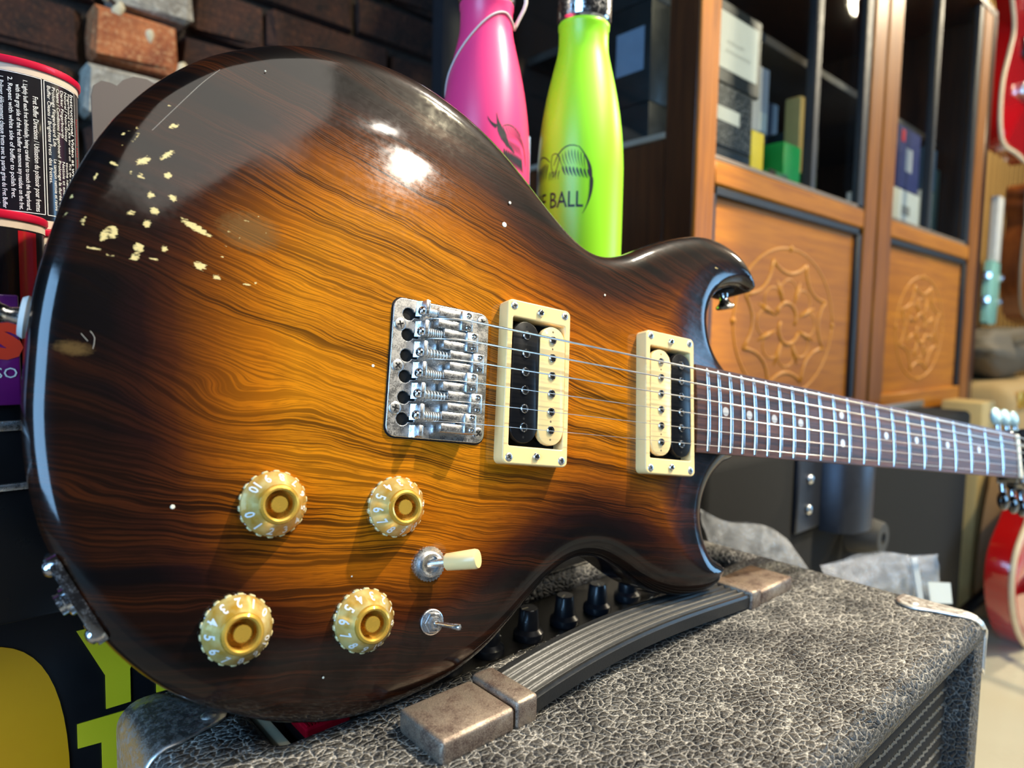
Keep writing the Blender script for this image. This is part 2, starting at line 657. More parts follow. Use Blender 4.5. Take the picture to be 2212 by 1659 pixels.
def seg_dist(P, poly):
    a = poly
    b = np.roll(poly, -1, 0)
    best = np.full(len(P), 1e9)
    ab = b - a
    L2 = (ab ** 2).sum(1) + 1e-12
    for s in range(0, len(P), 4000):
        q = P[s:s + 4000]
        ap = q[:, None, :] - a[None]
        tt = np.clip((ap * ab[None]).sum(2) / L2, 0, 1)
        d = ap - tt[..., None] * ab[None]
        best[s:s + 4000] = np.sqrt((d ** 2).sum(2)).min(1)
    return best


def inside(P, poly):
    x, y = P[:, 0], P[:, 1]
    c = np.zeros(len(P), bool)
    n = len(poly)
    for i in range(n):
        x1, y1 = poly[i]
        x2, y2 = poly[(i + 1) % n]
        if y1 == y2:
            continue
        c ^= ((y1 > y) != (y2 > y)) & (x < (x2 - x1) * (y - y1) / (y2 - y1) + x1)
    return c


# pixel -> point on the guitar face (mm)
_GR = np.array(GM)
_C = -_GR.T @ np.array([GT[0], GT[1], GT[2] - ZO]) * 1000


def face(px, py, z=ZT):
    d = _GR.T @ ray(px, py)
    return (_C + d * (z - _C[2]) / d[2])[:2]


CHIPS = [  # px, py, half length, half width (mm), direction (deg in the face)
    (283, 456, 2.6, 1.6, 20), (334.5, 454, 2.6, 2.4, -30), (327, 420, 2.2, 2.0, -20), (374, 427, 2.8, 2.0, -30), (318, 481, 2.2, 2.6, 0),
    (224.5, 505, 1.8, 4.0, -10), (247, 501, 1.9, 3.6, -5), (244, 489, 1.8, 2.0, 0), (184, 477, 1.0, 3.8, 0), (160, 471, 0.9, 3.2, -5),
    (423, 492, 9.5, 2.2, -22), (211, 537, 9.5, 0.9, -12), (300, 533, 2.8, 3.0, 0), (355.6, 537, 2.0, 2.2, 0), (291, 555, 2.6, 2.0, 10),
    (331.5, 558, 3.0, 0.9, -10), (432.5, 570, 3.6, 1.6, -5), (432.5, 581, 3.4, 1.3, -5), (468.6, 599, 2.6, 1.8, 0), (483.7, 532.6, 1.4, 1.2, 0),
    (494, 498, 1.6, 1.2, 0), (533.5, 478, 1.8, 1.2, 0), (509, 525, 1.2, 1.0, 0), (479, 553.7, 1.5, 1.1, 0), (521, 568.8, 1.3, 1.0, 0),
    (533, 614, 2.6, 1.2, 0), (553, 610, 1.4, 0.9, 0), (377, 267, 3.6, 1.5, 40), (362, 331.6, 5.2, 1.7, 48), (311, 343, 4.4, 2.2, 40),
    (306, 377, 2.0, 1.5, 0), (363, 377, 2.2, 2.4, -50), (283.5, 297.5, 6.0, 1.1, 55), (360, 225, 2.8, 0.7, 45), (276, 278, 6.0, 0.8, 42),
    (210, 372, 5.0, 0.8, 58), (258, 352, 1.6, 1.2, 30), (329, 417, 2.0, 1.6, 0), (285, 369, 1.8, 1.2, 30), (244, 342, 2.0, 0.7, 50),
    (520, 516, 1.0, 1.0, 0), (560, 470, 1.2, 1.0, 0), (575, 505, 1.1, 0.9, 0), (600, 530, 1.2, 0.9, 0), (565, 545, 1.0, 0.9, 0), (155, 413, 3.4, 0.7, 60),
    (137, 455, 3.5, 0.6, 65), (1553, 578, 2.6, 1.2, 0)]
WEAR = [(157, 750, 9, 4, 0), (540, 500, 18, 12, 0)]


def field(P, spots):
    out = np.full(len(P), -1.0)
    for px, py, a, b, ang in spots:
        c = face(px, py)
        d = P - c
        ca, sa = math.cos(math.radians(ang)), math.sin(math.radians(ang))
        u = d[:, 0] * ca + d[:, 1] * sa
        w = -d[:, 0] * sa + d[:, 1] * ca
        out = np.maximum(out, 1 - ((u / a) ** 2 + (w / b) ** 2))
    return out


def build_body():
    line = spline(OUTLINE, 2.2)
    n = len(line)
    tan = np.roll(line, -1, 0) - np.roll(line, 1, 0)
    tan /= np.linalg.norm(tan, axis=1)[:, None]
    nor = np.c_[-tan[:, 1], tan[:, 0]]
    if not inside(line[:1] + nor[:1] * 2, line)[0]:
        nor = -nor                                  # inward
    R, RV, CARVE, CW = 12.0, 9.5, 3.0, 48.0

    def zt(d):
        e = np.clip(1 - d / R, 0, 1)
        z = ZT - RV * (1 - np.sqrt(np.clip(1 - e ** 2, 0, 1)))
        c = np.clip(1 - d / CW, 0, 1)
        return z - CARVE * c * c * (3 - 2 * c)
    pts = [line]
    for off in (0.25, 0.8, 1.8, 3.4, 5.4, 7.6, 9.8, 12.0):
        q = line + nor * off
        d = seg_dist(q, line)
        pts.append(q[(d > off * 0.93) & inside(q, line)][:: 1])
    s = 1.9
    gx, gy = np.meshgrid(np.arange(-180, 255, s), np.arange(-162, 162, s * 0.866))
    gx[1::2] += s / 2
    q = np.c_[gx.ravel(), gy.ravel()]
    q = q[inside(q, line)]
    q = q[seg_dist(q, line) > 13.2]
    pts.append(q)
    allp = np.concatenate(pts)
    edges = [(i, (i + 1) % n) for i in range(n)]
    v, e, f, *_ = delaunay_2d_cdt([Vector(map(float, p)) for p in allp], edges, [], 1, 1e-5)
    P = np.array([(p.x, p.y) for p in v])
    dist = seg_dist(P, line)
    dist[dist < 0.02] = 0.0
    Z = zt(dist)
    verts = [(x * mm, y * mm, z * mm) for (x, y), z in zip(P, Z)]
    faces = []
    for tri in f:
        a, b, c = (P[i] for i in tri[:3])
        if (b[0] - a[0]) * (c[1] - a[1]) - (b[1] - a[1]) * (c[0] - a[0]) < 0:
            tri = tri[::-1]
        faces.append(tuple(tri))
    edge = list(dist)
    # side wall and back
    z0 = ZT - RV - CARVE
    idx = {}
    key = {(round(p[0], 3), round(p[1], 3)): i for i, p in enumerate(P)}
    ring = [key.get((round(p[0], 3), round(p[1], 3))) for p in line]
    if any(r is None for r in ring):
        ring = [int(np.argmin(((P - p) ** 2).sum(1))) for p in line]
    prev = ring
    ccw = np.sum(line[:, 0] * np.roll(line[:, 1], -1) - np.roll(line[:, 0], -1) * line[:, 1]) > 0
    for off, z in ((0, z0 - 8), (0, -46), (0.8, -50), (2.5, -53), (5.0, -54.6), (8.0, -55)):
        base = len(verts)
        for p, nn in zip(line, nor):
            verts.append(((p[0] + nn[0] * off) * mm, (p[1] + nn[1] * off) * mm, z * mm))
            edge.append(-20.0)
        cur = list(range(base, base + n))
        for k in range(n):
            k2 = (k + 1) % n
            q4 = (prev[k], cur[k], cur[k2], prev[k2])
            faces.append(q4 if ccw else q4[::-1])
        prev = cur
    bp = np.array([verts[i][:2] for i in prev]) / mm
    v2, e2, f2, *_ = delaunay_2d_cdt([Vector(map(float, p)) for p in bp], [(i, (i + 1) % n) for i in range(n)], [], 1, 1e-6)
    if len(v2) == n:
        for tri in f2:
            a, b, c = (bp[i] for i in tri[:3])
            up = (b[0] - a[0]) * (c[1] - a[1]) - (b[1] - a[1]) * (c[0] - a[0]) > 0
            tr = [prev[i] for i in tri]
            faces.append(tuple(tr[::-1] if up else tr))
    o = mesh_obj('body', verts, faces, M_body, guitar, smooth=True)
    chip = np.full(len(verts), -1.0)
    wear = np.full(len(verts), -1.0)
    chip[:len(P)] = field(P, CHIPS)
    wear[:len(P)] = field(P, WEAR)
    for nm, arr in (('edge', edge), ('chip', chip), ('wear', wear)):
        a = o.data.attributes.new(nm, 'FLOAT', 'POINT')
        a.data.foreach_set('value', np.array(arr, dtype=np.float32))
    return o


body = build_body()

# small bruises where the lacquer has chipped white
bm = bmesh.new()
for px, py, r in ((1103, 437, 0.9), (1090, 485, 1.5), (1308, 637, 0.7), (1372, 1095, 0.0), (373, 1095, 0.9), (575, 150, 0.4), (616, 1150, 0.0), (806, 790, 0.8), (813, 690, 0.0), (404, 820, 0.0), (1500, 525, 1.4), (1535, 523, 0.8), (1582, 548, 1.3), (760, 1245, 0.4), (700, 1465, 0.5)):
    if r:
        x, y = face(px, py)
        d = seg_dist(np.array([[x, y]]), np.array(OUTLINE))[0]
        if d > 13:
            add_lathe(bm, [(r * mm, 0), (r * 0.8 * mm, 0.00012), (0, 0.00014)], 7,
                      Matrix.Translation((x * mm, y * mm, (ZT - 3 * max(0, 1 - d / 48) ** 2) * mm - 0.00002)))
tag(bm_obj('lacquer_chips', bm, M_bone, body), kind='stuff')
bm = bmesh.new()
for q in ([(478, 143), (440, 172), (395, 214), (330, 276)], [(195, 713), (205, 728), (201, 752)], [(175, 718), (190, 735)]):
    P3 = []
    for px, py in q:
        x, y = face(px, py)
        d = seg_dist(np.array([[x, y]]), np.array(OUTLINE))[0]
        c = max(0, 1 - d / 48)
        e = max(0, 1 - d / 12)
        P3.append((x * mm, y * mm, (ZT - 3 * c * c * (3 - 2 * c) - 9.5 * (1 - math.sqrt(max(0, 1 - e * e)))) * mm))
    add_tube(bm, spline(P3, 0.003, False), 0.00009, 5)
tag(bm_obj('scratches', bm, plain('scratch', S(190, 180, 165), 0.5), body), kind='stuff')

# ---- neck, fingerboard
SC = 628.65


def fw(X):                       # fret length at distance X from the bridge
    s = (SC - X) / (SC - SC * 2 ** (-22 / 12.0))
    return 41.5 + (52.9 - 41.5) * s


def bowl(y):
    return -(y * y) / 620.0


XE = 166.0
vv, ff = [], []
NS = 10
secs = [XE, 200, 300, 450, SC - 2.5]
for X in secs:
    w = fw(X) + 2.2
    for k in range(NS + 1):
        y = -w / 2 + w * k / NS
        vv.append((X * mm, y * mm, (-1.0 + bowl(y)) * mm))
    vv.append((X * mm, w / 2 * mm, -7.5 * mm))
    vv.append((X * mm, -w / 2 * mm, -7.5 * mm))
m = NS + 3
for i in range(len(secs) - 1):
    for k in range(m):
        a, b = i * m + k, i * m + (k + 1) % m
        ff.append((a, b, b + m, a + m))
ff.append(tuple(range(m))[::-1])
ff.append(tuple(range((len(secs) - 1) * m, len(secs) * m)))
fb = mesh_obj('fingerboard', vv, ff, M_rose, guitar, angle=30)
bm = bmesh.new()
rings = []
for X, hw, dz in ((176, 26, 40), (205, 25.5, 34), (228, 25, 24), (260, 24.5, 18), (400, 23, 16), (590, 21, 14), (628, 21, 14), (640, 23, 13)):
    r = []
    for k in range(13):
        a = math.pi * k / 12
        r.append(bm.verts.new((X * mm, math.cos(a) * hw * mm, (-7.4 - math.sin(a) ** 0.7 * dz) * mm)))
    rings.append(r)
for a, b in zip(rings, rings[1:]):
    for k in range(12):
        bm.faces.new((a[k], a[k + 1], b[k + 1], b[k]))
    bm.faces.new((a[12], a[0], b[0], b[12]))
bm.faces.new(rings[0])
bm.faces.new(rings[-1])
neck = bm_obj('neck', bm, M_neck, guitar, smooth=True, angle=50)

for nfr in range(22, 0, -1):
    X = SC * 2 ** (-nfr / 12.0)
    w = fw(X)
    vv, ff = [], []
    prof = [(-1.25, -1.15), (-1.15, -0.55), (-0.62, -0.06), (0, 0.0), (0.62, -0.06), (1.15, -0.55), (1.25, -1.15)]
    K = 12
    for k in range(K + 1):
        y = -w / 2 + w * k / K
        e = 0.5 if k in (0, K) else 0.0
        for dx, dz in prof:
            vv.append(((X + dx * (1 - e * 0.3)) * mm, y * mm, (dz - e * max(0, dz + 1.1) * 0.9 + bowl(y)) * mm))
    q = len(prof)
    for k in range(K):
        for j in range(q - 1):
            a = k * q + j
            ff.append((a, a + q, a + q + 1, a + 1))
    ff.append(tuple(range(q)))
    ff.append(tuple(range(K * q, K * q + q))[::-1])
    mesh_obj('fret', vv, ff, M_fret, guitar, smooth=True, angle=60)
for nfr in (3, 5, 7, 9, 12, 15, 17, 19, 21):
    X = (SC * 2 ** (-nfr / 12.0) + SC * 2 ** (-(nfr - 1) / 12.0)) / 2
    for y in ((-10.5, 10.5) if nfr == 12 else (0.0,)):
        bm = bmesh.new()
        r = 2.9 if nfr > 10 else 3.0
        add_lathe(bm, [(r * mm, 0), (r * mm, 0.00012), (0, 0.00016)], 18, Matrix.Translation((X * mm, y * mm, (-1.05 + bowl(y)) * mm)))
        bm_obj('inlay_dot', bm, M_pearl, guitar, angle=30)
nut = box_obj('nut', ((SC - 2.5) * mm, -21.3 * mm, -8 * mm), ((SC + 3) * mm, 21.3 * mm, 0.4 * mm), M_bone, guitar, 0.0006)

# headstock with tuners, mostly past the edge of the frame
hp = [(632, -22), (650, -26), (690, -33), (790, -38), (815, -20), (812, 0), (815, 20), (790, 38), (690, 33), (650, 26), (632, 22)]
hs = spline(hp, 6)
tilt = Matrix.Translation((0.632, 0, -0.006)) @ Matrix.Rotation(math.radians(10), 4, 'Y') @ Matrix.Translation((-0.632, 0, 0.006))
bm = bmesh.new()
add_prism(bm, [(x * mm, y * mm) for x, y in hs], -21 * mm, -6 * mm, tilt, 0.0015)
head = bm_obj('headstock', bm, M_black_gloss, guitar, angle=35)
M_button = plain('pearloid_button', S(190, 225, 230), 0.2, 0, 0.12, 150, coat=0.5)
for i in range(3):
    for s in (1, -1):
        X = 662 + 42 * i
        edge_y = s * (27 + 3.0 * i)
        bm = bmesh.new()
        add_box(bm, ((X - 9) * mm, (edge_y - s * 16) * mm if s > 0 else (edge_y) * mm, -27 * mm),
                ((X + 9) * mm, edge_y * mm if s > 0 else (edge_y + 16) * mm, -21 * mm), 0.002, 2, tilt)
        add_tube(bm, [tilt @ Vector((X * mm, (edge_y - s * 2) * mm, -24 * mm)), tilt @ Vector((X * mm, (edge_y + s * 10) * mm, -24 * mm))], 0.0028, 10)
        add_tube(bm, [tilt @ Vector((X * mm, (edge_y - s * 13) * mm, -22 * mm)), tilt @ Vector((X * mm, (edge_y - s * 13) * mm, 9 * mm))], 0.003, 10)
        tn = bm_obj('tuner', bm, M_chrome_clean, guitar, angle=40)
        bm = bmesh.new()
        b2 = bmesh.new()
        bmesh.ops.create_uvsphere(b2, u_segments=16, v_segments=10, radius=1.0)
        join(bm, b2, tilt @ Matrix.Translation((X * mm, (edge_y + s * 17) * mm, -24 * mm)) @ Matrix.Diagonal((0.0140, 0.0100, 0.0050, 1)))
        bm_obj('tuner_button', bm, M_button if s > 0 else M_black_gloss, tn, smooth=True)

# ---- strings
YB = [25.4, 15.3, 5.1, -5.0, -15.0, -25.2]
XS = [0.3, 3.6, 6.4, 4.4, 6.9, 5.0]
YN = [18.2, 11.0, 3.7, -3.6, -10.9, -18.1]
RS = [0.60, 0.47, 0.36, 0.22, 0.175, 0.14]
for yb, xs, yn, r in zip(YB, XS, YN, RS):
    bm = bmesh.new()
    add_tube(bm, [(-17.5 * mm, yb * mm, -8 * mm), (-16 * mm, yb * mm, -5 * mm), (-6 * mm, yb * mm, 0.2 * mm), (xs * mm, yb * mm, 2.0 * mm)], r * mm, 8)
    add_tube(bm, [(xs * mm, yb * mm, 2.0 * mm), ((SC + 0.5) * mm, yn * mm, (0.9 + r + bowl(yn)) * mm), ((SC + 34) * mm, yn * 1.05 * mm, -5.5 * mm)], r * mm, 8)
    bm_obj('string', bm, M_steel, guitar, smooth=True)

# ---- screws (shared meshes)


def screw_mesh(r, h, slot=True):
    bm = bmesh.new()
    add_lathe(bm, [(r, -0.0006), (r, 0.0), (r * 0.94, h * 0.55), (r * 0.72, h * 0.9), (r * 0.5, h * 0.98), (0, h)], 18)
    return bm


def cross_mesh(r, h):
    bm = bmesh.new()
    w = r * 0.11
    L = r * 0.50
    poly = [(w, w), (L, w), (L, -w), (w, -w), (w, -L), (-w, -L), (-w, -w), (-L, -w), (-L, w), (-w, w), (-w, L), (w, L)]
    add_prism(bm, poly, h * 0.2, h * 1.03)
    return bm


_sc = {}


def screw(parent, x, y, z, r, h, rotdeg, mat, n=(0, 0, 1)):
    k = (r, h, mat.name)
    if k not in _sc:
        a = bm_obj('screw', screw_mesh(r * mm, h * mm), mat, parent, smooth=True)
        b = bm_obj('screw_recess', cross_mesh(r * mm, h * mm), M_void, None)
        _sc[k] = (a.data, b.data)
        bpy.data.objects.remove(a)
        bpy.data.objects.remove(b)
    da, db = _sc[k]
    o = link(bpy.data.objects.new('screw', da), parent)
    M4 = frame_to((x * mm, y * mm, z * mm), n) @ Matrix.Rotation(math.radians(rotdeg), 4, 'Z')
    o.matrix_local = M4
    # the cross recess belongs to the screw; a third level only under first-level parts
    c = link(bpy.data.objects.new('screw_recess', db), o if parent is guitar else parent)
    if parent is not guitar:
        c.matrix_local = M4
    return o


# ---- bridge
BH = []
keyholes = []
for k in range(6):
    y = 26.0 - 10.2 * k
    pts_ = []
    for j in range(13):
        a = math.radians(25 + (310) * j / 12)
        pts_.append((-28.2 + 3.1 * math.cos(a), y + 3.1 * math.sin(a)))
    pts_ += [(-23.0, y - 1.3), (-22.2, y - 0.8), (-22.2, y + 0.8), (-23.0, y + 1.3)]
    keyholes.append([(a * mm, b * mm) for a, b in pts_])
me = plate_mesh([(a * mm, b * mm) for a, b in rrect(-36.2, -33.6, 17.0, 33.6, 5.0)], keyholes, (ZT - 0.2) * mm, (ZT + 1.4) * mm, 0.0004)
bridge = fin('bridge', me, M_chrome, guitar, angle=40)
me = plate_mesh([(a * mm, b * mm) for a, b in rrect(-36.8, -34.3, 17.7, 34.2, 5.4)], [], (ZT - 1) * mm, (ZT + 0.05) * mm)
fin('bridge_backing', me, M_void, bridge)  # black sheet under the plate, showing through the keyholes
for k in range(7):                       # upright tabs that carry the intonation screws
    y1 = 33.0 - 10.15 * k if k else 33.0
    y1 = 33.2 - 10.15 * k
    bm = bmesh.new()
    add_box(bm, (-22.6 * mm, (y1 - 7.6 if k < 6 else -33.4) * mm, (ZT + 0.8) * mm), (-20.0 * mm, min(33.4, y1) * mm, (ZT + 8.4) * mm), 0.0008, 2)
    add_prism(bm, [(-24.6 * mm, ZT * mm + 0.0012), (-22.4 * mm, ZT * mm + 0.0012), (-22.4 * mm, ZT * mm + 0.0036)],
              (y1 - 7.6 if k < 6 else -33.4) * mm, min(33.4, y1) * mm,
              Matrix(((1, 0, 0, 0), (0, 0, 1, 0), (0, 1, 0, 0), (0, 0, 0, 1))))
    bm_obj('bridge_tab', bm, M_chrome, bridge, angle=40)
SX = [2.8, 6.3, 10.1, 7.1, 10.0, 7.2]
for k in range(6):
    yc = YB[k]
    x1 = SX[k]
    bm = bmesh.new()
    for s in (1, -1):
        a, b = sorted((yc + s * 0.75, yc + s * 5.0))
        add_box(bm, ((x1 - 18.5) * mm, a * mm, (ZT + 3.0) * mm), (x1 * mm, b * mm, (ZT + 8.6) * mm), 0.0006, 2)
    add_box(bm, ((x1 - 6.5) * mm, (yc - 5.0) * mm, (ZT + 3.0) * mm), (x1 * mm, (yc + 5.0) * mm, (ZT + 10.2) * mm), 0.0007, 2)
    bm_obj('saddle', bm, M_chrome, bridge, angle=40)
    for s in (1, -1):
        bm = bmesh.new()
        add_lathe(bm, [(1.5 * mm, 0.0), (1.5 * mm, 1.7 * mm), (1.15 * mm, 2.0 * mm), (0.75 * mm, 2.0 * mm), (0.7 * mm, 0.6 * mm), (0, 0.6 * mm)], 14,
                  Matrix.Translation(((x1 - 2.6) * mm, (yc + s * 3.1) * mm, (ZT + 8.7) * mm)))
        bm_obj('height_screw', bm, M_chrome_clean, bridge, angle=40)
    # intonation screw: head on the outside of the tab, spring to the saddle
    ys = yc + 2.2
    zz = ZT + 5.6
    screw(bridge, -23.0, ys, zz, 2.3, 1.7, 20 * k + 10, M_chrome_clean, (-1, 0, 0.15))
    bm = bmesh.new()
    x0 = -20.0
    xe = x1 - 18.5
    turns = 7
    hel = [((x0 + (xe - x0) * i / (turns * 10)) * mm, (ys + 2.0 * math.cos(2 * math.pi * i / 10)) * mm, (zz + 2.0 * math.sin(2 * math.pi * i / 10)) * mm) for i in range(turns * 10 + 1)]
    add_tube(bm, hel, 0.42 * mm, 5)
    add_tube(bm, [(x0 * mm, ys * mm, zz * mm), ((x1 - 7) * mm, ys * mm, zz * mm)], 1.1 * mm, 8)
    bm_obj('spring', bm, M_steel, bridge, smooth=True)
for i, (x, y) in enumerate(((-32.4, 20.4), (-32.3, 0.1), (-32.2, -20.2), (12.8, 29.2), (13.4, -28.6))):
    screw(bridge, x, y, ZT + 1.3, 3.3, 0.6, 17 + 31 * i, M_chrome)


# ---- pickups
def pickup(x0, x1, black_first, ztop):
    ring_me = plate_mesh([(a * mm, b * mm) for a, b in rrect(x0, -43.0, x1, 43.0, 3.2)],
                         [[(a * mm, b * mm) for a, b in rrect(x0 + 3.6, -33.7, x1 - 3.6, 33.7, 0.8, 2)][::-1]], (ZT - 1.5) * mm, ztop * mm, 0.0008)
    ring = fin('pickup_ring', ring_me, M_cream, guitar, angle=40)
    box_obj('pickup_cavity', ((x0 + 2.6) * mm, -34.7 * mm, (ZT - 1.0) * mm), ((x1 - 2.6) * mm, 34.7 * mm, (ZT + 0.3) * mm), M_void, ring)
    xm = (x0 + x1) / 2
    for i, s in enumerate((-1, 1)):
        xc = xm + s * 8.6
        isb = (i == 0) == black_first
        # stadium-shaped bobbin
        poly = []
        for cy, a0 in ((23.8, 0), (-23.8, 180)):
            for q in range(13):
                a = math.radians(a0 + 180 * q / 12)
                poly.append(((xc + 8.3 * math.cos(a)) * mm, (cy + 8.3 * math.sin(a)) * mm))
        bm = bmesh.new()
        zb = ztop + 0.3
        add_prism(bm, poly, (zb - 3.2) * mm, zb * mm, None, 0.0006, 2)
        bob = bm_obj('bobbin', bm, M_black_plastic if isb else M_cream, ring, angle=40)
        bm = bmesh.new()
        sm = [((xc + (px_ / mm - xc) * 0.86) * mm, (py_ / mm) * 0.965 * mm) for px_, py_ in poly]
        add_prism(bm, sm, (ZT + 0.2) * mm, (zb - 3.0) * mm)
        bm_obj('coil', bm, M_black_plastic, ring)
        for k in range(6):
            y = 24.6 - 9.72 * k
            bm = bmesh.new()
            add_lathe(bm, [(2.35 * mm, -0.0002), (2.35 * mm, 0.5 * mm), (2.05 * mm, 0.85 * mm), (1.5 * mm, 0.85 * mm), (1.3 * mm, 0.3 * mm)], 18,
                      Matrix.Translation((xc * mm, y * mm, zb * mm)), cap=False)
            bm_obj('pole_piece', bm, M_chrome_clean, ring, angle=30)
            bm = bmesh.new()
            add_lathe(bm, [(1.45 * mm, 0.22 * mm), (0, 0.22 * mm)], 6, Matrix.Translation((xc * mm, y * mm, zb * mm + 0.0001)))
            bm_obj('pole_socket', bm, M_void, ring)
        bm = bmesh.new()
        for y in (29.2, 19.8, -19.4, -29.0):
            add_lathe(bm, [(0.62 * mm, 0.02 * mm), (0, 0.03 * mm)], 10, Matrix.Translation((xc * mm, y * mm, zb * mm)))
        bm_obj('bobbin_holes', bm, M_void if isb else plain('hole_shade', S(120, 100, 70), 0.7), ring)
    for i, (x, y) in enumerate(((x0 + 4, 39.6), (x1 - 4, 39.6), (x1 - 4, -39.6), (x0 + 4, -39.6))):
        screw(ring, x, y, ztop - 0.1, 2.3, 0.55, 12 + 37 * i, M_chrome)
    for i, y in enumerate((38.4, -38.4)):
        screw(ring, xm, y, ztop, 2.1, 1.6, 40 + 25 * i, M_chrome_clean)
    return ring


pickup(24.0, 65.2, True, -1.6)
pickup(122.6, 163.9, False, -1.6)


# ---- speed knobs with numerals
def knob(cx, cy, start):
    T = Matrix.Translation((cx * mm, cy * mm, (ZT - 0.6) * mm))
    bm = bmesh.new()
    n = 96
    prof = [(13.3, 0.6), (13.4, 3.2), (13.0, 4.0), (8.3, 11.6), (7.6, 12.4), (6.6, 12.8), (5.9, 12.4), (5.4, 7.0), (0, 7.0)]
    add_lathe(bm, [(r * mm, z * mm) for r, z in prof], 64, T)
    kb = bm_obj('control_knob', bm, M_knob, guitar, angle=30)
    # gold inner ring
    bm = bmesh.new()
    add_lathe(bm, [(r * mm, z * mm) for r, z in ((8.15, 11.9), (7.7, 12.9), (6.7, 13.3), (5.9, 13.0), (5.4, 7.1), (0, 7.1))], 48, T, cap=False)
    bm_obj('gold_ring', bm, M_gold, kb, angle=40)
    # knurled shaft in the middle
    bm = bmesh.new()
    poly = []
    for k in range(48):
        a = 2 * math.pi * k / 48
        r = 3.4 if k % 2 else 3.05
        poly.append((r * math.cos(a) * mm, r * math.sin(a) * mm))
    add_prism(bm, poly, 6.5 * mm, 12.2 * mm, T, 0.0003, 1)
    bm_obj('knurled_shaft', bm, M_gold, kb, angle=25)
    # grip lugs round the skirt
    bm = bmesh.new()
    for k in range(18):
        a = 2 * math.pi * (k + 0.5) / 18
        add_box(bm, (12.5 * mm, -1.25 * mm, 0.6 * mm), (14.0 * mm, 1.25 * mm, 2.9 * mm), 0.0004, 1, T @ Matrix.Rotation(a, 4, 'Z'))
    bm_obj('grip_lugs', bm, M_knob_rim, kb, angle=40)
    parts = []

    def cone(r):
        return 4.0 + (13.0 - r) / 4.7 * 7.6 + 0.12
    vs_, fs_ = [], []
    for k in range(11):
        a = math.radians(start + 30 * k)
        V, Fc = text_geo(str(k), 4.6, 'CENTER', 0.10)
        o = len(vs_)
        for x, y, _ in V:
            r = 12.5 - y * 0.92
            aa = a + x / 11.0
            vs_.append(((cx + r * math.cos(aa)) * mm, (cy + r * math.sin(aa)) * mm, (ZT - 0.6 + cone(r)) * mm))
        fs_ += [tuple(i + o for i in f) for f in Fc]
    for k in range(21):
        a = math.radians(start + 15 * k)
        o = len(vs_)
        for da in (-0.022, 0.022):
            for z in (1.2, 3.1):
                vs_.append(((cx + 13.5 * math.cos(a + da)) * mm, (cy + 13.5 * math.sin(a + da)) * mm, (ZT - 0.6 + z) * mm))
        fs_.append((o, o + 2, o + 3, o + 1))
    mesh_obj('numerals', vs_, fs_, M_white_ink, kb)
    return kb


knob(-83.6, -66.0, 204)
knob(-28.2, -65.8, 8)
knob(-93.0, -115.4, 38)
knob(-40.0, -115.4, 356)

# ---- pickup selector with cream tip
bm = bmesh.new()
T = Matrix.Translation((-9.6 * mm, -92.0 * mm, (ZT - 0.6) * mm))
poly = []
for k in range(60):
    a = 2 * math.pi * k / 60
    r = 8.1 if k % 2 else 7.7
    poly.append((r * math.cos(a) * mm, r * math.sin(a) * mm))
add_prism(bm, poly, 0, 2.0 * mm, T, 0.0005, 1)
add_lathe(bm, [(6.0 * mm, 1.5 * mm), (5.9 * mm, 4.0 * mm), (5.0 * mm, 4.4 * mm), (4.0 * mm, 4.2 * mm), (3.6 * mm, 1.0 * mm), (0, 0.9 * mm)], 28, T)
sw = bm_obj('pickup_selector', bm, M_chrome, guitar, angle=30)
ax = Vector((0.60, 0.16, 0.78)).normalized()
p0 = Vector((-9.6 * mm, -92.0 * mm, (ZT + 0.5) * mm))
bm = bmesh.new()
add_tube(bm, [p0, p0 + ax * 0.011], 0.0020, 12)
bm_obj('lever', bm, M_chrome, sw, smooth=True, angle=50)
bm = bmesh.new()
add_lathe(bm, [(0, 0), (0.0036, 0.0), (0.0040, 0.0005), (0.0046, 0.0148), (0.0042, 0.0160), (0, 0.0163)], 24, frame_to(p0 + ax * 0.0092, ax))
bm_obj('switch_tip', bm, M_cream, sw, smooth=True, angle=40)

# ---- mini toggle
bm = bmesh.new()
T = Matrix.Translation((-6.0 * mm, -118.5 * mm, (ZT - 0.6) * mm))
add_lathe(bm, [(5.9 * mm, 0), (5.9 * mm, 0.8 * mm), (5.4 * mm, 1.1 * mm), (0, 1.1 * mm)], 30, T)
add_lathe(bm, [(4.9 * mm, 1.0 * mm), (4.9 * mm, 2.9 * mm), (4.5 * mm, 3.2 * mm), (3.0 * mm, 3.2 * mm), (3.0 * mm, 4.6 * mm), (2.2 * mm, 4.8 * mm), (0, 4.2 * mm)], 6, T)
ms = bm_obj('mini_toggle', bm, M_chrome, guitar, angle=30)
p0 = Vector((-6.0 * mm, -118.5 * mm, (ZT + 3.5) * mm))
ax = Vector((0.50, -0.02, 0.86)).normalized()
bm = bmesh.new()
add_lathe(bm, [(0.0011, 0), (0.0011, 0.004), (0.0013, 0.009), (0.0016, 0.0125), (0.0014, 0.0134), (0, 0.0137)], 14, frame_to(p0, ax))
bm_obj('lever', bm, M_chrome_clean, ms, smooth=True, angle=50)


# ---- strap buttons, jack plate
def strap_button(p, d, felt):
    bm = bmesh.new()
    add_lathe(bm, [(0.0040, 0.001), (0.0034, 0.004), (0.0030, 0.006), (0.0040, 0.009), (0.0066, 0.0115), (0.0068, 0.0128), (0.0055, 0.0138), (0, 0.0140)], 24, frame_to(p, d))
    o = bm_obj('strap_button', bm, M_chrome_clean, guitar, smooth=True, angle=45)
    bm = bmesh.new()
    add_lathe(bm, [(0.0, -0.001), (0.0075, -0.001), (0.0085, 0.0008), (0.0075, 0.0026), (0, 0.0026)], 24, frame_to(p, d))
    bm_obj('felt_washer', bm, felt, o, smooth=True, angle=45)


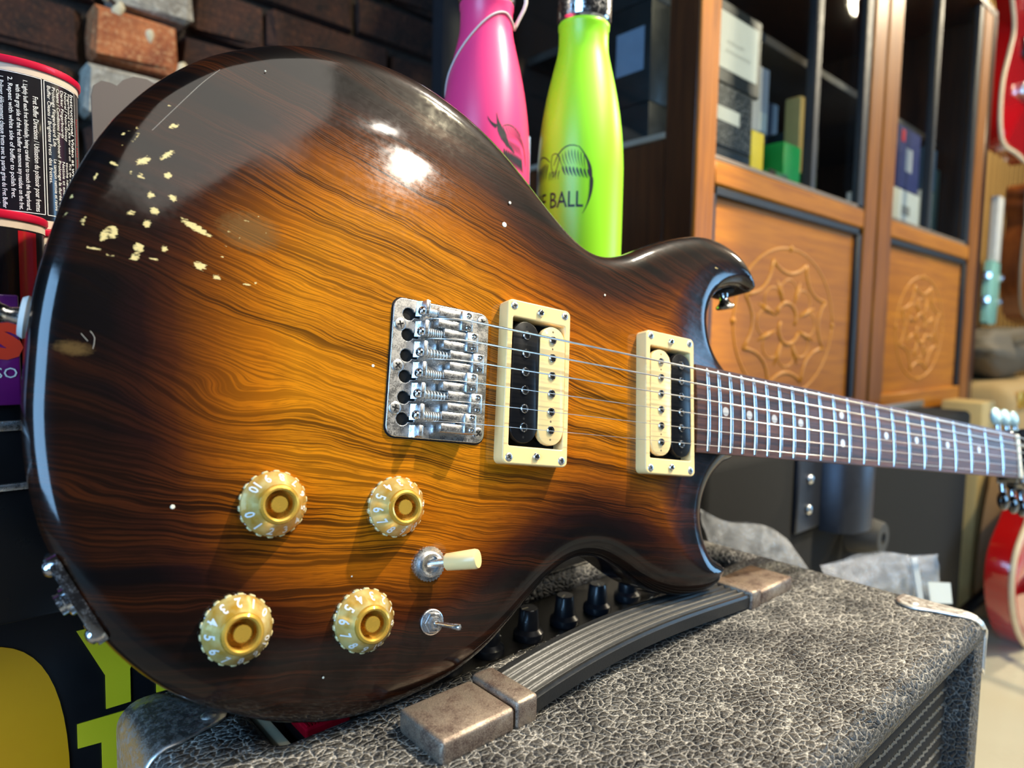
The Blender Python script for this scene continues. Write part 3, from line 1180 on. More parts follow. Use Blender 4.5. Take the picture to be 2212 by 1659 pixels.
M_felt = plain('white_felt', S(222, 222, 216), 0.9, 0, 0.05)
strap_button((-177.0 * mm, 2.0 * mm, -31 * mm), (-1, 0.02, 0.0), M_felt)
strap_button((229.0 * mm, 96.0 * mm, -32 * mm), (0.20, -1, 0.02), plain('black_felt', (0.02, 0.02, 0.02, 1), 0.9))

a = Vector((-159.5, -86.5, -31)) * mm
b = Vector((-137.5, -119.5, -31)) * mm
d = (b - a).normalized()
nrm = Vector((d.y, -d.x, 0)).normalized()
if nrm.x > 0:
    nrm = -nrm
mid = (a + b) / 2 - nrm * 0.0002
T = Matrix.Translation(mid) @ Matrix((d, Vector((0, 0, 1)), nrm)).transposed().to_4x4()
bm = bmesh.new()
add_prism(bm, rrect(-0.019, -0.016, 0.019, 0.016, 0.004), -0.002, 0.0018, T, 0.0005, 1)
jp = bm_obj('jack_plate', bm, M_chrome_clean, guitar, angle=35)
bm = bmesh.new()
add_lathe(bm, [(0.0062, 0.0015), (0.0062, 0.004), (0.0058, 0.0044), (0.0045, 0.0044), (0.0045, 0.0065), (0.0032, 0.0066), (0.0030, 0.001), (0, 0.001)], 6 * 4, T)
bm_obj('jack_nut', bm, M_chrome_clean, jp, angle=35)
for sx_ in (-1, 1):
    for sy_ in (-1, 1):
        bm = bmesh.new()
        add_lathe(bm, [(0.0032, 0.0015), (0.0030, 0.0030), (0.0018, 0.0040), (0, 0.0043)], 14, T @ Matrix.Translation((sx_ * 0.0148, sy_ * 0.0115, 0)))
        bm_obj('plate_screw', bm, M_chrome_clean, jp, smooth=True, angle=45)


# ================================================================= the setting
def at(x, y, z):
    return (x, y, z + ZO)


M_tile = plain('cream_floor_tile', S(240, 229, 200), 0.3, 0, 0.05, 8, coat=0.2)
M_grout = plain('grout', S(120, 112, 100), 0.9)
floor = tag(box_obj('floor', (-1.5, -3.2, -0.05), (6.0, 1.6, -0.004), M_grout), kind='structure')
bm = bmesh.new()
add_box(bm, (-0.2235, -0.2235, -0.006), (0.2235, 0.2235, 0.0), 0.0015, 1)
tile0 = bm_obj('floor_tile', bm, M_tile, floor)
first = True
for i in range(9):
    for j in range(7):
        o = tile0 if first else link(bpy.data.objects.new('floor_tile', tile0.data), floor)
        first = False
        o.location = (0.30 + 0.45 * i, -1.9 + 0.45 * j, 0.0)


def brick_mat(name, c1, c2, c3):
    t = NT(name)
    n1 = t.noise(t.obj(), 22.0, 4, 0.65)
    n2 = t.noise(t.obj(), 160.0, 4, 0.7)
    c = t.mix(t.fr(n1, 0.35, 0.65), c1, c2)
    c = t.mix(t.fr(n2, 0.5, 0.7, 0, 0.6), c, c3)
    t.set(color=c, rough=0.95)
    t.bump(t.M('ADD', n1, t.M('MULTIPLY', n2, 0.6)), 0.7, 0.006)
    return t.m


M_brick = brick_mat('old_brick', S(60, 32, 20), S(28, 17, 13), S(96, 58, 36))
M_brick_sunlit = brick_mat('sunlit_brick', S(176, 170, 156), S(120, 112, 100), S(206, 200, 186))  # sun patches put into the brick colour, pale here and orange below
M_brick_sunlit_orange = brick_mat('sunlit_orange_brick', S(186, 112, 66), S(128, 66, 38), S(214, 170, 120))
M_mortar = brick_mat('mortar', S(34, 27, 22), S(58, 46, 36), S(20, 16, 14))
WY = 1.04
wall = tag(box_obj('wall_back', at(-0.9, WY + 0.022, -0.6), at(2.10, WY + 0.15, 1.3), M_mortar), kind='structure')
rnd = random.Random(4)


def brick_data(L, H, seed):
    r = random.Random(seed)
    bm = bmesh.new()
    add_box(bm, (0, 0, 0), (L, 0.09, H), 0.006, 1)
    for v in bm.verts:
        v.co.x += r.uniform(-1, 1) * 0.005
        v.co.z += r.uniform(-1, 1) * 0.0045
        v.co.y += r.uniform(-1, 1) * 0.006
    me = bpy.data.meshes.new('brick')
    bm.to_mesh(me)
    bm.free()
    return me


stretch = [brick_data(0.205, 0.063, i) for i in range(4)]
head_ = [brick_data(0.098, 0.063, 10 + i) for i in range(4)]


def brick(x, z, L, mat, k, dy=0.0):
    me = (stretch if L > 0.15 else head_)[k % 4]
    nm = me.name + mat.name
    if nm not in bpy.data.meshes:
        c = me.copy()
        c.name = nm
        c.materials.append(mat)
        for q in c.polygons:
            q.use_smooth = False
    o = link(bpy.data.objects.new('brick', bpy.data.meshes[nm]), wall)
    o.location = at(x, WY + dy, z)


k = 0
for row in range(-3, 8):
    z = 0.420 + 0.075 * row
    rowoff = {0: 0.313, -1: 0.293, 1: 0.36}.get(row, 0.30 + 0.11 * (row % 2) + rnd.uniform(-0.03, 0.03))
    x = rowoff
    n = 0
    while x < 1.10:
        L = 0.205 if (row % 2 or n % 2) else 0.098
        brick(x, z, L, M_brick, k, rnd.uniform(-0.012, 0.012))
        x += L + 0.010
        k += 1
        n += 1
    x = rowoff - 0.010
    n = 0
    while x > -0.30:
        L = 0.098 if (n == 0 and row in (0, -1, -2)) else 0.205
        x -= L
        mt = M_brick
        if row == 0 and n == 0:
            mt = M_brick_sunlit
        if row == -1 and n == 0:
            mt = M_brick_sunlit_orange
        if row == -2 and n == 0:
            mt = M_brick_sunlit
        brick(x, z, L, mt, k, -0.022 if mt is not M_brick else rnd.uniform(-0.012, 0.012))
        x -= 0.010
        k += 1
        n += 1
bm = bmesh.new()
rr = random.Random(8)
for x, z, s in ((0.214, 0.408, 0.009), (0.200, 0.425, 0.007), (0.252, 0.388, 0.011), (0.19, 0.44, 0.008), (0.29, 0.352, 0.009), (0.285, 0.335, 0.008)):
    b2 = bmesh.new()
    bmesh.ops.create_icosphere(b2, subdivisions=2, radius=s)
    for v in b2.verts:
        v.co *= 1 + rr.uniform(-0.18, 0.18)
    join(bm, b2, Matrix.Translation(at(x, WY - 0.016, z)) @ Matrix.Rotation(rr.uniform(-0.6, 0.6), 4, 'Y') @ Matrix.Diagonal((0.8, 0.8, 1.5, 1)))
tag(bm_obj('mortar_lumps', bm, plain('lime_mortar', S(190, 178, 150), 0.95, 0, 0.15, 60, 0.6, 220), wall, smooth=True), kind='stuff')
# dark upright of the shelving in front of the bricks
sp = tag(box_obj('trim_1', at(0.665, 0.93, -0.6), at(0.70, 0.96, 1.2), plain('dark_upright', S(38, 38, 42), 0.5)), kind='structure')

# slatted pine wall on the far right
M_pine = wood_mat('pine_slat', S(232, 196, 128), S(206, 160, 92), 3, 60, 2, 0.45, 0.1)
M_pine_dark = plain('pine_back', S(70, 46, 20), 0.8)
swall = tag(box_obj('wall_slatted', at(2.12, 1.07, -0.6), at(6.2, 1.2, 2.4), M_pine_dark), kind='structure')
bm = bmesh.new()
add_box(bm, (-0.027, -0.0025, -0.6 + ZO), (0.027, 0.0025, 2.4 + ZO), 0.0008, 1)
s0 = bm_obj('slat', bm, M_pine, swall)
for i in range(28):
    o = s0 if i == 0 else link(bpy.data.objects.new('slat', s0.data), swall)
    o.location = (3.45 + 0.105 * i, 1.0675, 0)


# ================================================================= the amplifier
def tolex():
    t = NT('black_tolex')
    x, y, z = t.sep(t.obj())
    wob = t.noise(t.obj(), 120.0, 3, 0.6, 0, True)
    vec = t.n('ShaderNodeVectorMath', operation='ADD')
    t.link(t.obj(), vec.inputs[0])
    t.link(t.scale(wob, (0.0035, 0.0035, 0.0035)), vec.inputs[1])
    sc = t.scale(vec.outputs[0], (0.85, 1.25, 1.25))
    e1 = t.voro(sc, 215.0, 'DISTANCE_TO_EDGE')
    e2 = t.voro(sc, 430.0, 'DISTANCE_TO_EDGE')
    big = t.noise(t.obj(), 26.0, 4, 0.6)
    fine = t.noise(t.obj(), 900.0, 3, 0.7)
    line = t.M('MAXIMUM', t.fr(e1, 0.085, 0.005), t.M('MULTIPLY', t.fr(e2, 0.07, 0.005), 0.25))
    nrm = t.sep(t.n('ShaderNodeNewGeometry').outputs['Normal'])[2]
    dust = t.M('MULTIPLY', t.M('MULTIPLY', line, t.fr(fine, 0.36, 0.62, 0.15, 1.0)), t.fr(big, 0.28, 0.66, 0.35, 1.0))
    dust = t.M('MULTIPLY', dust, t.fr(nrm, -0.2, 0.75, 0.08, 1.0))
    film = t.M('MULTIPLY', t.fr(t.M('MULTIPLY', big, t.M('ADD', fine, 0.4)), 0.34, 0.75, 0.0, 0.17), t.fr(nrm, 0.2, 0.9))
    c = t.mix(t.M('ADD', dust, film), (0.014, 0.014, 0.015, 1), S(214, 208, 196))
    t.set(color=c, rough=t.fr(line, 0, 1, 0.42, 0.85), spec=0.32)
    h = t.M('ADD', t.fr(e1, 0.0, 0.30), t.M('MULTIPLY', t.fr(e2, 0.0, 0.3), 0.35))
    t.bump(h, 0.9, 0.0012)
    return t.m


M_tolex = tolex()
AX0, AX1, AY0, AY1 = 0.066, 0.5205, 0.1085, 0.352
AT = -0.1775
amp = thing('guitar_amplifier', 'small black textured combo amplifier with ribbed handle and metal corners under the sunburst guitar', 'amplifier', at(0.293, 0.22, -0.6))
ampT = Vector(at(0.293, 0.22, -0.6))


def ap(o):                       # part modelled in room coordinates -> child of the amplifier
    o.parent = amp
    o.location = o.location - ampT
    return o


RX0, RX1, RY0, RY1 = 0.113, 0.494, 0.2735, 0.334
me = plate_mesh(rrect(AX0, AY0, AX1, AY1, 0.010), [rrect(RX0, RY0, RX1, RY1, 0.004)[::-1]], AT - 0.0205 + ZO, AT + ZO, 0.0095)
ap(fin('top_panel', me, M_tolex, None, smooth=True, angle=60))
bm = bmesh.new()
zb = ZO + AT - 0.012
add_box(bm, (AX1 - 0.022, AY0 + 0.001, 0.012), (AX1 - 0.0003, AY1 - 0.001, zb), 0.004, 2)
ap(bm_obj('side_panel', bm, M_tolex, None, angle=40))
bm = bmesh.new()
add_box(bm, (AX0 + 0.0003, AY0 + 0.001, 0.012), (AX0 + 0.022, AY1 - 0.001, zb), 0.004, 2)
ap(bm_obj('side_panel', bm, M_tolex, None, angle=40))
bm = bmesh.new()
add_box(bm, (AX0 + 0.02, AY1 - 0.016, 0.012), (AX1 - 0.02, AY1 - 0.002, zb - 0.03), 0.002, 1)
ap(bm_obj('back_panel', bm, M_tolex, None, angle=40))
bm = bmesh.new()
add_box(bm, (AX0 + 0.02, AY0 + 0.001, 0.0), (AX1 - 0.02, AY1 - 0.002, 0.022), 0.003, 1)
ap(bm_obj('bottom_panel', bm, M_tolex, None, angle=40))

# grille cloth: rows of upright loops held by a pale weft
GY = AY0 + 0.017
M_cloth = plain('grille_cloth_black', (0.022, 0.022, 0.024, 1), 0.6, 0, 0.3, 700)
M_weft = plain('grille_weft', S(96, 94, 88), 0.85, 0, 0.35, 900)
gr = ap(box_obj('grille_cloth', (AX0 + 0.02, GY, 0.02), (AX1 - 0.021, GY + 0.006, zb - 0.004), M_cloth))
bm = bmesh.new()
bw = bmesh.new()
x0g, x1g = 0.245, AX1 - 0.0225
nz_ = 17
zt_ = zb - 0.012
for r in range(nz_):
    zc = zt_ - 0.0098 * r
    nx = int((x1g - x0g) / 0.0034)
    for i in range(nx):
        x = x1g - 0.0017 - 0.0034 * i
        b2 = bmesh.new()
        vs2 = []
        for zz, w, dp in ((-0.0042, 0.0004, 0.0), (-0.0022, 0.0013, 0.0011), (0.0022, 0.0013, 0.0011), (0.0042, 0.0004, 0.0)):
            vs2.append([b2.verts.new((x - w, GY, zc + zz)), b2.verts.new((x, GY - dp - 0.0005, zc + zz)), b2.verts.new((x + w, GY, zc + zz))])
        for a_, b_ in zip(vs2, vs2[1:]):
            for j in (0, 1):
                b2.faces.new((a_[j], a_[j + 1], b_[j + 1], b_[j]))
        join(bm, b2)
    zw = zc - 0.0049
    pts_ = []
    nn_ = 2 * nx
    for i in range(nn_ + 1):
        pts_.append((x0g + (x1g - x0g) * i / nn_, GY - 0.0007 - 0.0006 * (i % 2), zw + 0.0006 * math.sin(i * 1.7)))
    add_tube(bw, pts_, 0.00085, 4)
lo_ = tag(bm_obj('grille_loops', bm, M_cloth, None, smooth=True), kind='stuff')
ap(lo_)
ap(tag(bm_obj('grille_weft', bw, M_weft, None), kind='stuff'))

# carrying handle


def cap_mat():
    t = NT('tarnished_nickel')
    n1 = t.noise(t.obj(), 90.0, 4, 0.6)
    n2 = t.noise(t.obj(), 1500.0, 3, 0.75)
    k = t.M('ADD', t.M('MULTIPLY', n1, 0.55), t.M('MULTIPLY', n2, 0.45))
    c = t.mix(t.fr(k, 0.40, 0.58), S(196, 178, 158), S(96, 76, 66))
    t.set(color=c, metal=t.fr(k, 0.40, 0.6, 0.85, 0.55), rough=t.fr(k, 0.4, 0.6, 0.30, 0.55))
    t.bump(n2, 0.5, 0.0006)
    return t.m


M_cap = cap_mat()
hz = AT + ZO
HY0, HY1 = 0.2125, 0.2455
HYC = (HY0 + HY1) / 2
handle_pts = []
bm = bmesh.new()
add_box(bm, (0.205, HYC - 0.012, hz - 0.001), (0.213, HYC + 0.012, hz + 0.004), 0.001)
handle = ap(bm_obj('handle', bm, M_black_plastic, None, angle=40))
hob = Vector(handle.location)


def hp_(o):
    o.parent = handle
    o.location = (0, 0, 0)
    return o


X0h, X1h = 0.205, 0.409
prof = []
NR = 5
top = []
for i in range(61):
    yy = HYC - 0.0148 + 0.0296 * i / 60
    rib = 0.0011 * math.cos(2 * math.pi * (i / 60.0) * (NR + 1)) if 4 < i < 56 else (-0.0007 if i in (0, 60) else 0.0004)
    top.append((yy, 0.0090 + rib))
prof = [(HYC + 0.0152, 0.0078), (HYC + 0.0148, 0.0008), (HYC - 0.0148, 0.0008), (HYC - 0.0152, 0.0078)] + top
bm = bmesh.new()
rings = []
NH = 28
for i in range(NH + 1):
    s = i / NH
    x = X0h + (X1h - X0h) * s
    lift = 0.0072 * math.sin(math.pi * s ** 0.78) ** 1.1 if 0 < s < 1 else 0.0
    rings.append([bm.verts.new((x, y, hz + lift + z)) for y, z in prof])
for a_, b_ in zip(rings, rings[1:]):
    for j in range(len(prof)):
        j2 = (j + 1) % len(prof)
        bm.faces.new((a_[j], a_[j2], b_[j2], b_[j]))
bm.faces.new(rings[0])
bm.faces.new(rings[-1])
hp_(bm_obj('rubber_grip', bm, M_rubber, None, smooth=True, angle=35))
for lo, hi, nm, bv in (((0.1555, HY0, hz - 0.001), (0.1960, HY1, hz + 0.0105), 'end_cap', 0.0022), ((0.1968, HY0 - 0.0004, hz - 0.001), (0.2098, HY1 + 0.0004, hz + 0.0125), 'clamp', 0.0018),
                       ((0.4045, HY0 - 0.0004, hz - 0.001), (0.4165, HY1 + 0.0004, hz + 0.0118), 'clamp', 0.0018), ((0.4173, HY0, hz - 0.001), (0.4615, HY1, hz + 0.0095), 'end_cap', 0.0022)):
    hp_(box_obj(nm, lo, hi, M_cap, None, bv, 3))

# metal corner protectors
M_corner = chrome_mat('corner_steel', (0.80, 0.78, 0.74, 1), 0.35, 0.36)


def corner(xside, inward, rows, zdown, name='corner_protector'):
    """sheet steel folded over the rounded edge; rows of (y, x of the inner border)"""
    vv, ff = [], []
    r = 0.0105
    ns = 16
    for row_ in rows:
        (y, xin, zend), drop = row_[:3], (row_[3] if len(row_) > 3 else 0.0)
        path = []
        flat = xside + inward * r
        for k in range(5):
            path.append((xin + (flat - xin) * k / 4, hz + 0.0004))
        for k in range(1, 7):
            a = math.pi / 2 * k / 6
            path.append((flat - inward * (r + 0.0004) * math.sin(a), hz - r + (r + 0.0004) * math.cos(a)))
        for k in range(1, 6):
            path.append((xside - inward * 0.0004, hz - r - (zend - r) * k / 5))
        ns = len(path)
        vv += [(x, y, z - drop) for x, z in path]
    for i in range(len(rows) - 1):
        for k in range(ns - 1):
            a = i * ns + k
            ff.append((a, a + 1, a + 1 + ns, a + ns))
    o = mesh_obj(name, vv, ff, M_corner, None, smooth=True)
    md = o.modifiers.new('thickness', 'SOLIDIFY')
    md.thickness = 0.0011
    md.offset = 1.0 if inward < 0 else -1.0
    return ap(o)


cr = corner(AX1, -1, [(0.1090, 0.5085, 0.034, 0.0075), (0.1112, 0.5055, 0.036, 0.0036), (0.1145, 0.5020, 0.038, 0.0010), (0.1180, 0.4995, 0.04, 0.0001), (0.123, 0.4975, 0.042), (0.129, 0.4958, 0.042), (0.135, 0.4935, 0.042), (0.140, 0.4905, 0.042), (0.145, 0.4888, 0.041), (0.150, 0.4895, 0.038), (0.1545, 0.4925, 0.034), (0.1575, 0.4985, 0.03)], 0.04)
cl = corner(AX0, 1, [(0.2955, 0.079, 0.03), (0.2985, 0.088, 0.034), (0.3005, 0.0955, 0.038), (0.3035, 0.1005, 0.04), (0.308, 0.1030, 0.042), (0.313, 0.1015, 0.042), (0.320, 0.0965, 0.042), (0.328, 0.0915, 0.042), (0.336, 0.0875, 0.042), (0.344, 0.083, 0.036)], 0.04)
for x, y, q in ((0.4985, 0.1465, cr), (0.0945, 0.3085, cl)):
    bm = bmesh.new()
    add_lathe(bm, [(0.0038, 0.0), (0.0036, 0.0008), (0.002, 0.0016), (0, 0.0018)], 16, Matrix.Translation((x, y, hz + 0.0006)))
    o = bm_obj('rivet', bm, M_corner, None, smooth=True)
    o.parent = q

# control panel in its recess
PZ = hz - 0.0125
pan = ap(box_obj('control_panel', (RX0 - 0.006, RY0 - 0.004, PZ - 0.004), (RX1 + 0.006, RY1 + 0.006, PZ), plain('panel_black', (0.016, 0.015, 0.013, 1), 0.35, 0.3, 0.3), None))
pl = Vector(pan.location)


def pp(o):
    o.parent = pan
    return o


pp(box_obj('panel_trim', (RX0 + 0.001, RY0 + 0.001, PZ), (RX0 + 0.006, RY1 - 0.002, PZ + 0.0075), plain('ivory_trim', S(190, 180, 150), 0.5), None, 0.001))
bm = bmesh.new()
add_box(bm, (RX0 + 0.012, RY0 + 0.003, PZ), (RX0 + 0.040, RY0 + 0.024, PZ + 0.004), 0.001)
pp(bm_obj('switch_bezel', bm, M_black_plastic, None, angle=40))
bm = bmesh.new()
add_box(bm, (RX0 + 0.0145, RY0 + 0.005, PZ + 0.003), (RX0 + 0.037, RY0 + 0.022, PZ + 0.0085), 0.001)
for i in range(14):
    add_box(bm, (RX0 + 0.0155 + 0.0015 * i, RY0 + 0.006, PZ + 0.008), (RX0 + 0.0163 + 0.0015 * i, RY0 + 0.021, PZ + 0.0092))
M_red_sw = NT('red_switch')
M_red_sw.set(color=M_red_sw.mix(M_red_sw.noise(M_red_sw.obj(), 300), S(150, 4, 24), S(214, 14, 44)), rough=0.2, trans=0.2, coat=0.5)
pp(bm_obj('power_switch', bm, M_red_sw.m, None))
M_pot = plain('knob_black_blue', (0.016, 0.018, 0.024, 1), 0.32, 0, 0.2, coat=0.3)
bk = bmesh.new()
add_lathe(bk, [(0.0092, 0.0), (0.0098, 0.0015), (0.0094, 0.0045), (0.0076, 0.0062), (0.0070, 0.0068), (0.0060, 0.0185), (0.0052, 0.0195), (0, 0.0195)], 28)
kd = bpy.data.meshes.new('amp_knob')
bk.to_mesh(kd)
bk.free()
kd.materials.append(M_pot)
kd.polygons.foreach_set('use_smooth', [True] * len(kd.polygons))
kd.set_sharp_from_angle(angle=math.radians(35))
bp_ = bmesh.new()
add_box(bp_, (-0.0005, 0.0008, 0.0193), (0.0005, 0.0055, 0.0198))
pd = bpy.data.meshes.new('pointer')
bp_.to_mesh(pd)
bp_.free()
pd.materials.append(plain('pointer_ivory', S(190, 184, 165), 0.5))
for i, x in enumerate((0.192, 0.2185, 0.2495, 0.282, 0.3145, 0.347, 0.380, 0.412)):
    o = pp(bpy.data.objects.new('tone_knob', kd))
    COL.objects.link(o)
    o.location = (x, 0.2955, PZ)
    q = link(bpy.data.objects.new('pointer', pd), o)
    q.rotation_euler = (0, 0, 0.5 * i)
bm = bmesh.new()
for i in range(9):
    x = 0.2655 + 0.0325 * i - 0.0325
    add_box(bm, (x - 0.0012, RY0 + 0.004, PZ), (x + 0.0012, RY0 + 0.012, PZ + 0.0004))
    for j in range(5):
        add_box(bm, (x - 0.004 + 0.002 * j, 0.308, PZ), (x - 0.0032 + 0.002 * j, 0.3095, PZ + 0.0003))
pp(tag(bm_obj('panel_marks', bm, M_white_ink, None), kind='stuff'))


# ================================================================= things behind the guitar
M_case = plain('black_vinyl', (0.012, 0.012, 0.013, 1), 0.45, 0, 0.25, 400, 0.25, 600)
M_carton = plain('black_carton', (0.010, 0.010, 0.012, 1), 0.35, 0, 0.2)


def local(o, root):
    o.parent = root
    o.location = Vector(o.location) - Vector(root.location)
    return o


# case the bottles stand on
bc = thing('road_case', 'black road case hidden behind the guitar body, carrying the pink and green bottles', 'case', at(0.31, 0.48, -0.6))
local(box_obj('case_body', at(0.170, 0.364, -0.6), at(0.470, 0.60, 0.013), M_case, None, 0.004), bc)
for x in (0.24, 0.40):
    local(box_obj('latch', at(x - 0.02, 0.358, -0.03), at(x + 0.02, 0.365, 0.0), M_chrome, None, 0.001), bc)

# black box with yellow print
lb = thing('printed_carton', 'tall black carton with big yellow letters standing behind the left end of the amplifier', 'carton', at(-0.06, 0.50, -0.6))
local(box_obj('carton_body', at(-0.30, 0.40, -0.6), at(0.165, 0.62, -0.132), M_carton, None, 0.0015), lb)
M_yellow = plain('yellow_print', S(244, 226, 40), 0.4, 0, 0.05)
M_golden = plain('golden_print', S(255, 176, 14), 0.4, 0, 0.06)


def flat_xz(name, poly, y, mat, root, t=0.0006):
    bm = bmesh.new()
    add_prism(bm, [(x, z + ZO) for x, z in poly], 0, t, Matrix(((1, 0, 0, 0), (0, 0, -1, y), (0, 1, 0, 0), (0, 0, 0, 1))))
    return local(bm_obj(name, bm, mat, None), root)


YB_ = 0.3998
dcurve = bez((0.027, -0.157), (0.0535, -0.166), (0.0535, -0.235), 12)
flat_xz('printed_letter', [(-0.03, -0.157)] + dcurve + [(0.0535, -0.32), (-0.03, -0.32)], YB_, M_golden, lb)
flat_xz('printed_letter', [(0.058, -0.158), (0.0705, -0.186), (0.0705, -0.2045), (0.0822, -0.2045), (0.0822, -0.186), (0.095, -0.158)], YB_, M_yellow, lb)
flat_xz('printed_letter', [(0.0572, -0.208), (0.0950, -0.209), (0.0945, -0.2215), (0.0840, -0.2225), (0.0840, -0.285), (0.0680, -0.285), (0.0680, -0.222), (0.0572, -0.2212)], YB_, M_yellow, lb)
flat_xz('printed_letter', [(0.0950, -0.198), (0.112, -0.198), (0.112, -0.2045), (0.0950, -0.2040)], YB_, M_yellow, lb)
flat_xz('printed_letter', [(0.0985, -0.2095), (0.135, -0.2105), (0.135, -0.223), (0.122, -0.223), (0.122, -0.28), (0.108, -0.28), (0.108, -0.222), (0.0985, -0.222)], YB_, M_yellow, lb)

# black rack unit that the cans stand on
ru = thing('rack_unit', 'black metal equipment unit lying flat beneath the red-rimmed cans', 'equipment', at(-0.08, 0.48, -0.132))
local(box_obj('chassis', at(-0.30, 0.358, -0.1315), at(0.160, 0.62, -0.034), M_black_plastic, None, 0.002), ru)
local(box_obj('front_trim', at(-0.30, 0.3560, -0.046), at(0.158, 0.3585, -0.0415), M_chrome, None, 0.0005), ru)
local(box_obj('front_trim', at(-0.30, 0.3560, -0.072), at(0.158, 0.3585, -0.069), M_chrome, None, 0.0005), ru)


# ---- cans
def can_mat():
    t = NT('can_black_label')
    n1 = t.noise(t.obj(), 30, 3)
    t.set(color=t.mix(n1, (0.006, 0.006, 0.008, 1), (0.014, 0.012, 0.016, 1)), rough=0.22, coat=0.8, coatr=0.08)
    return t.m


M_can = can_mat()
M_red = plain('red_lid', S(214, 22, 60), 0.35, 0, 0.08, 60, coat=0.2)
M_card = plain('can_card', S(206, 188, 168), 0.7, 0, 0.06)
M_red_ink = plain('red_ink', S(206, 30, 42), 0.45)
M_red_band = plain('red_band', S(176, 20, 34), 0.3, 0, 0.08, 40, coat=0.6)
M_gold_ink = plain('faded_gold_ink', S(128, 92, 40), 0.45)
CR, CH = 0.030, 0.083
TXT = [  # arc position (mm, to the right), start height from the top (mm), size, text
    (24.6, 9.0, 4.3, 'Instructional Video at www.G', 0.035), (21.8, 9.5, 2.9, 'Fingerboard Care Kit for use on', 0),
    (18.9, 9.5, 2.9, 'Natural / Non-Glossy', 0), (16.0, 9.5, 2.9, 'Darker Fingerboards', 0), (13.1, 9.5, 2.9, 'Cleans / Conditions Fingerboard', 0),
    (10.2, 9.5, 2.9, 'Prolongs Fingerboard Life', 0), (7.3, 9.5, 2.9, 'Buffer Cleans / Brightens Frets', 0),
    (21.8, 46.0, 2.9, 'Kit de soin p', 0), (18.9, 46.0, 2.9, 'touche naturel', 0), (16.0, 46.0, 2.9, 'Nettoie et entretien', 0), (13.1, 46.0, 2.9, 'Prolonge la dur\u00e9e de', 0),
    (10.2, 46.0, 2.9, 'Le tampon nettoie et ravive', 0), (7.3, 46.0, 2.9, 'des frettes.', 0),
    (-0.6, 17.0, 3.7, 'Fret Buffer Directions / Utilisation du polissoir pour frettes', 0.02),
    (-5.2, 10.0, 3.0, '1. Lightly buff each fret individually, being careful not to touch the fingerboard,', 0.02),
    (-8.8, 13.0, 3.0, 'with the gray side of the fret buffer to remove any residue on the fret.', 0.02),
    (-12.4, 10.0, 3.0, '2. Repeat with white side of buffer to polish fret.', 0.02),
    (-16.6, 10.0, 3.0, '1. Polissez d\u00e9licatement chaque frette avec la partie grise du Fret Buffer', 0.02),
    (-20.0, 13.0, 3.0, 'pour supprimer les r\u00e9sidus des frettes. Ne pas frotter la touche.', 0.02),
    (-23.4, 10.0, 3.0, '2. R\u00e9p\u00e9tez l\u2019op\u00e9ration avec la partie blanche du Fret Buffer pour polir', 0.02)]


def frame_poly(x0, x1, y0, y1, w):
    parts = []
    for (a, b) in (((x0, y0), (x1, y0)), ((x1, y0), (x1, y1)), ((x1, y1), (x0, y1)), ((x0, y1), (x0, y0))):
        n = 8
        pts = [(a[0] + (b[0] - a[0]) * i / n, a[1] + (b[1] - a[1]) * i / n) for i in range(n + 1)]
        parts.append(stroke2(pts, w) + (0, 0))
    return parts


LABEL_PARTS = []
for ax_, st, sz, s, bo in TXT:
    V, Fc = text_geo(s, sz, 'LEFT', bo)
    L = V[:, 0].max() if len(V) else 1
    lim = 74.5 - st if st < 40 else 26.5
    if st < 40 and sz < 2.95:
        lim = 35
    kx = min(1.0, lim / L)
    V2 = np.c_[V[:, 1] * 0.9 + ax_ * 0.85 + 9.0, -(st + V[:, 0] * kx), V[:, 2]]
    LABEL_PARTS.append((V2, Fc, 0, 0))
LABEL_PARTS += frame_poly(13.8, 34.2, -7.5, -75.5, 0.35) + frame_poly(-14.5, 12.6, -7.5, -75.5, 0.35) + frame_poly(-36, -16, -7.5, -75.5, 0.35) + frame_poly(-35.3, -16.7, -8.2, -74.8, 0.25)


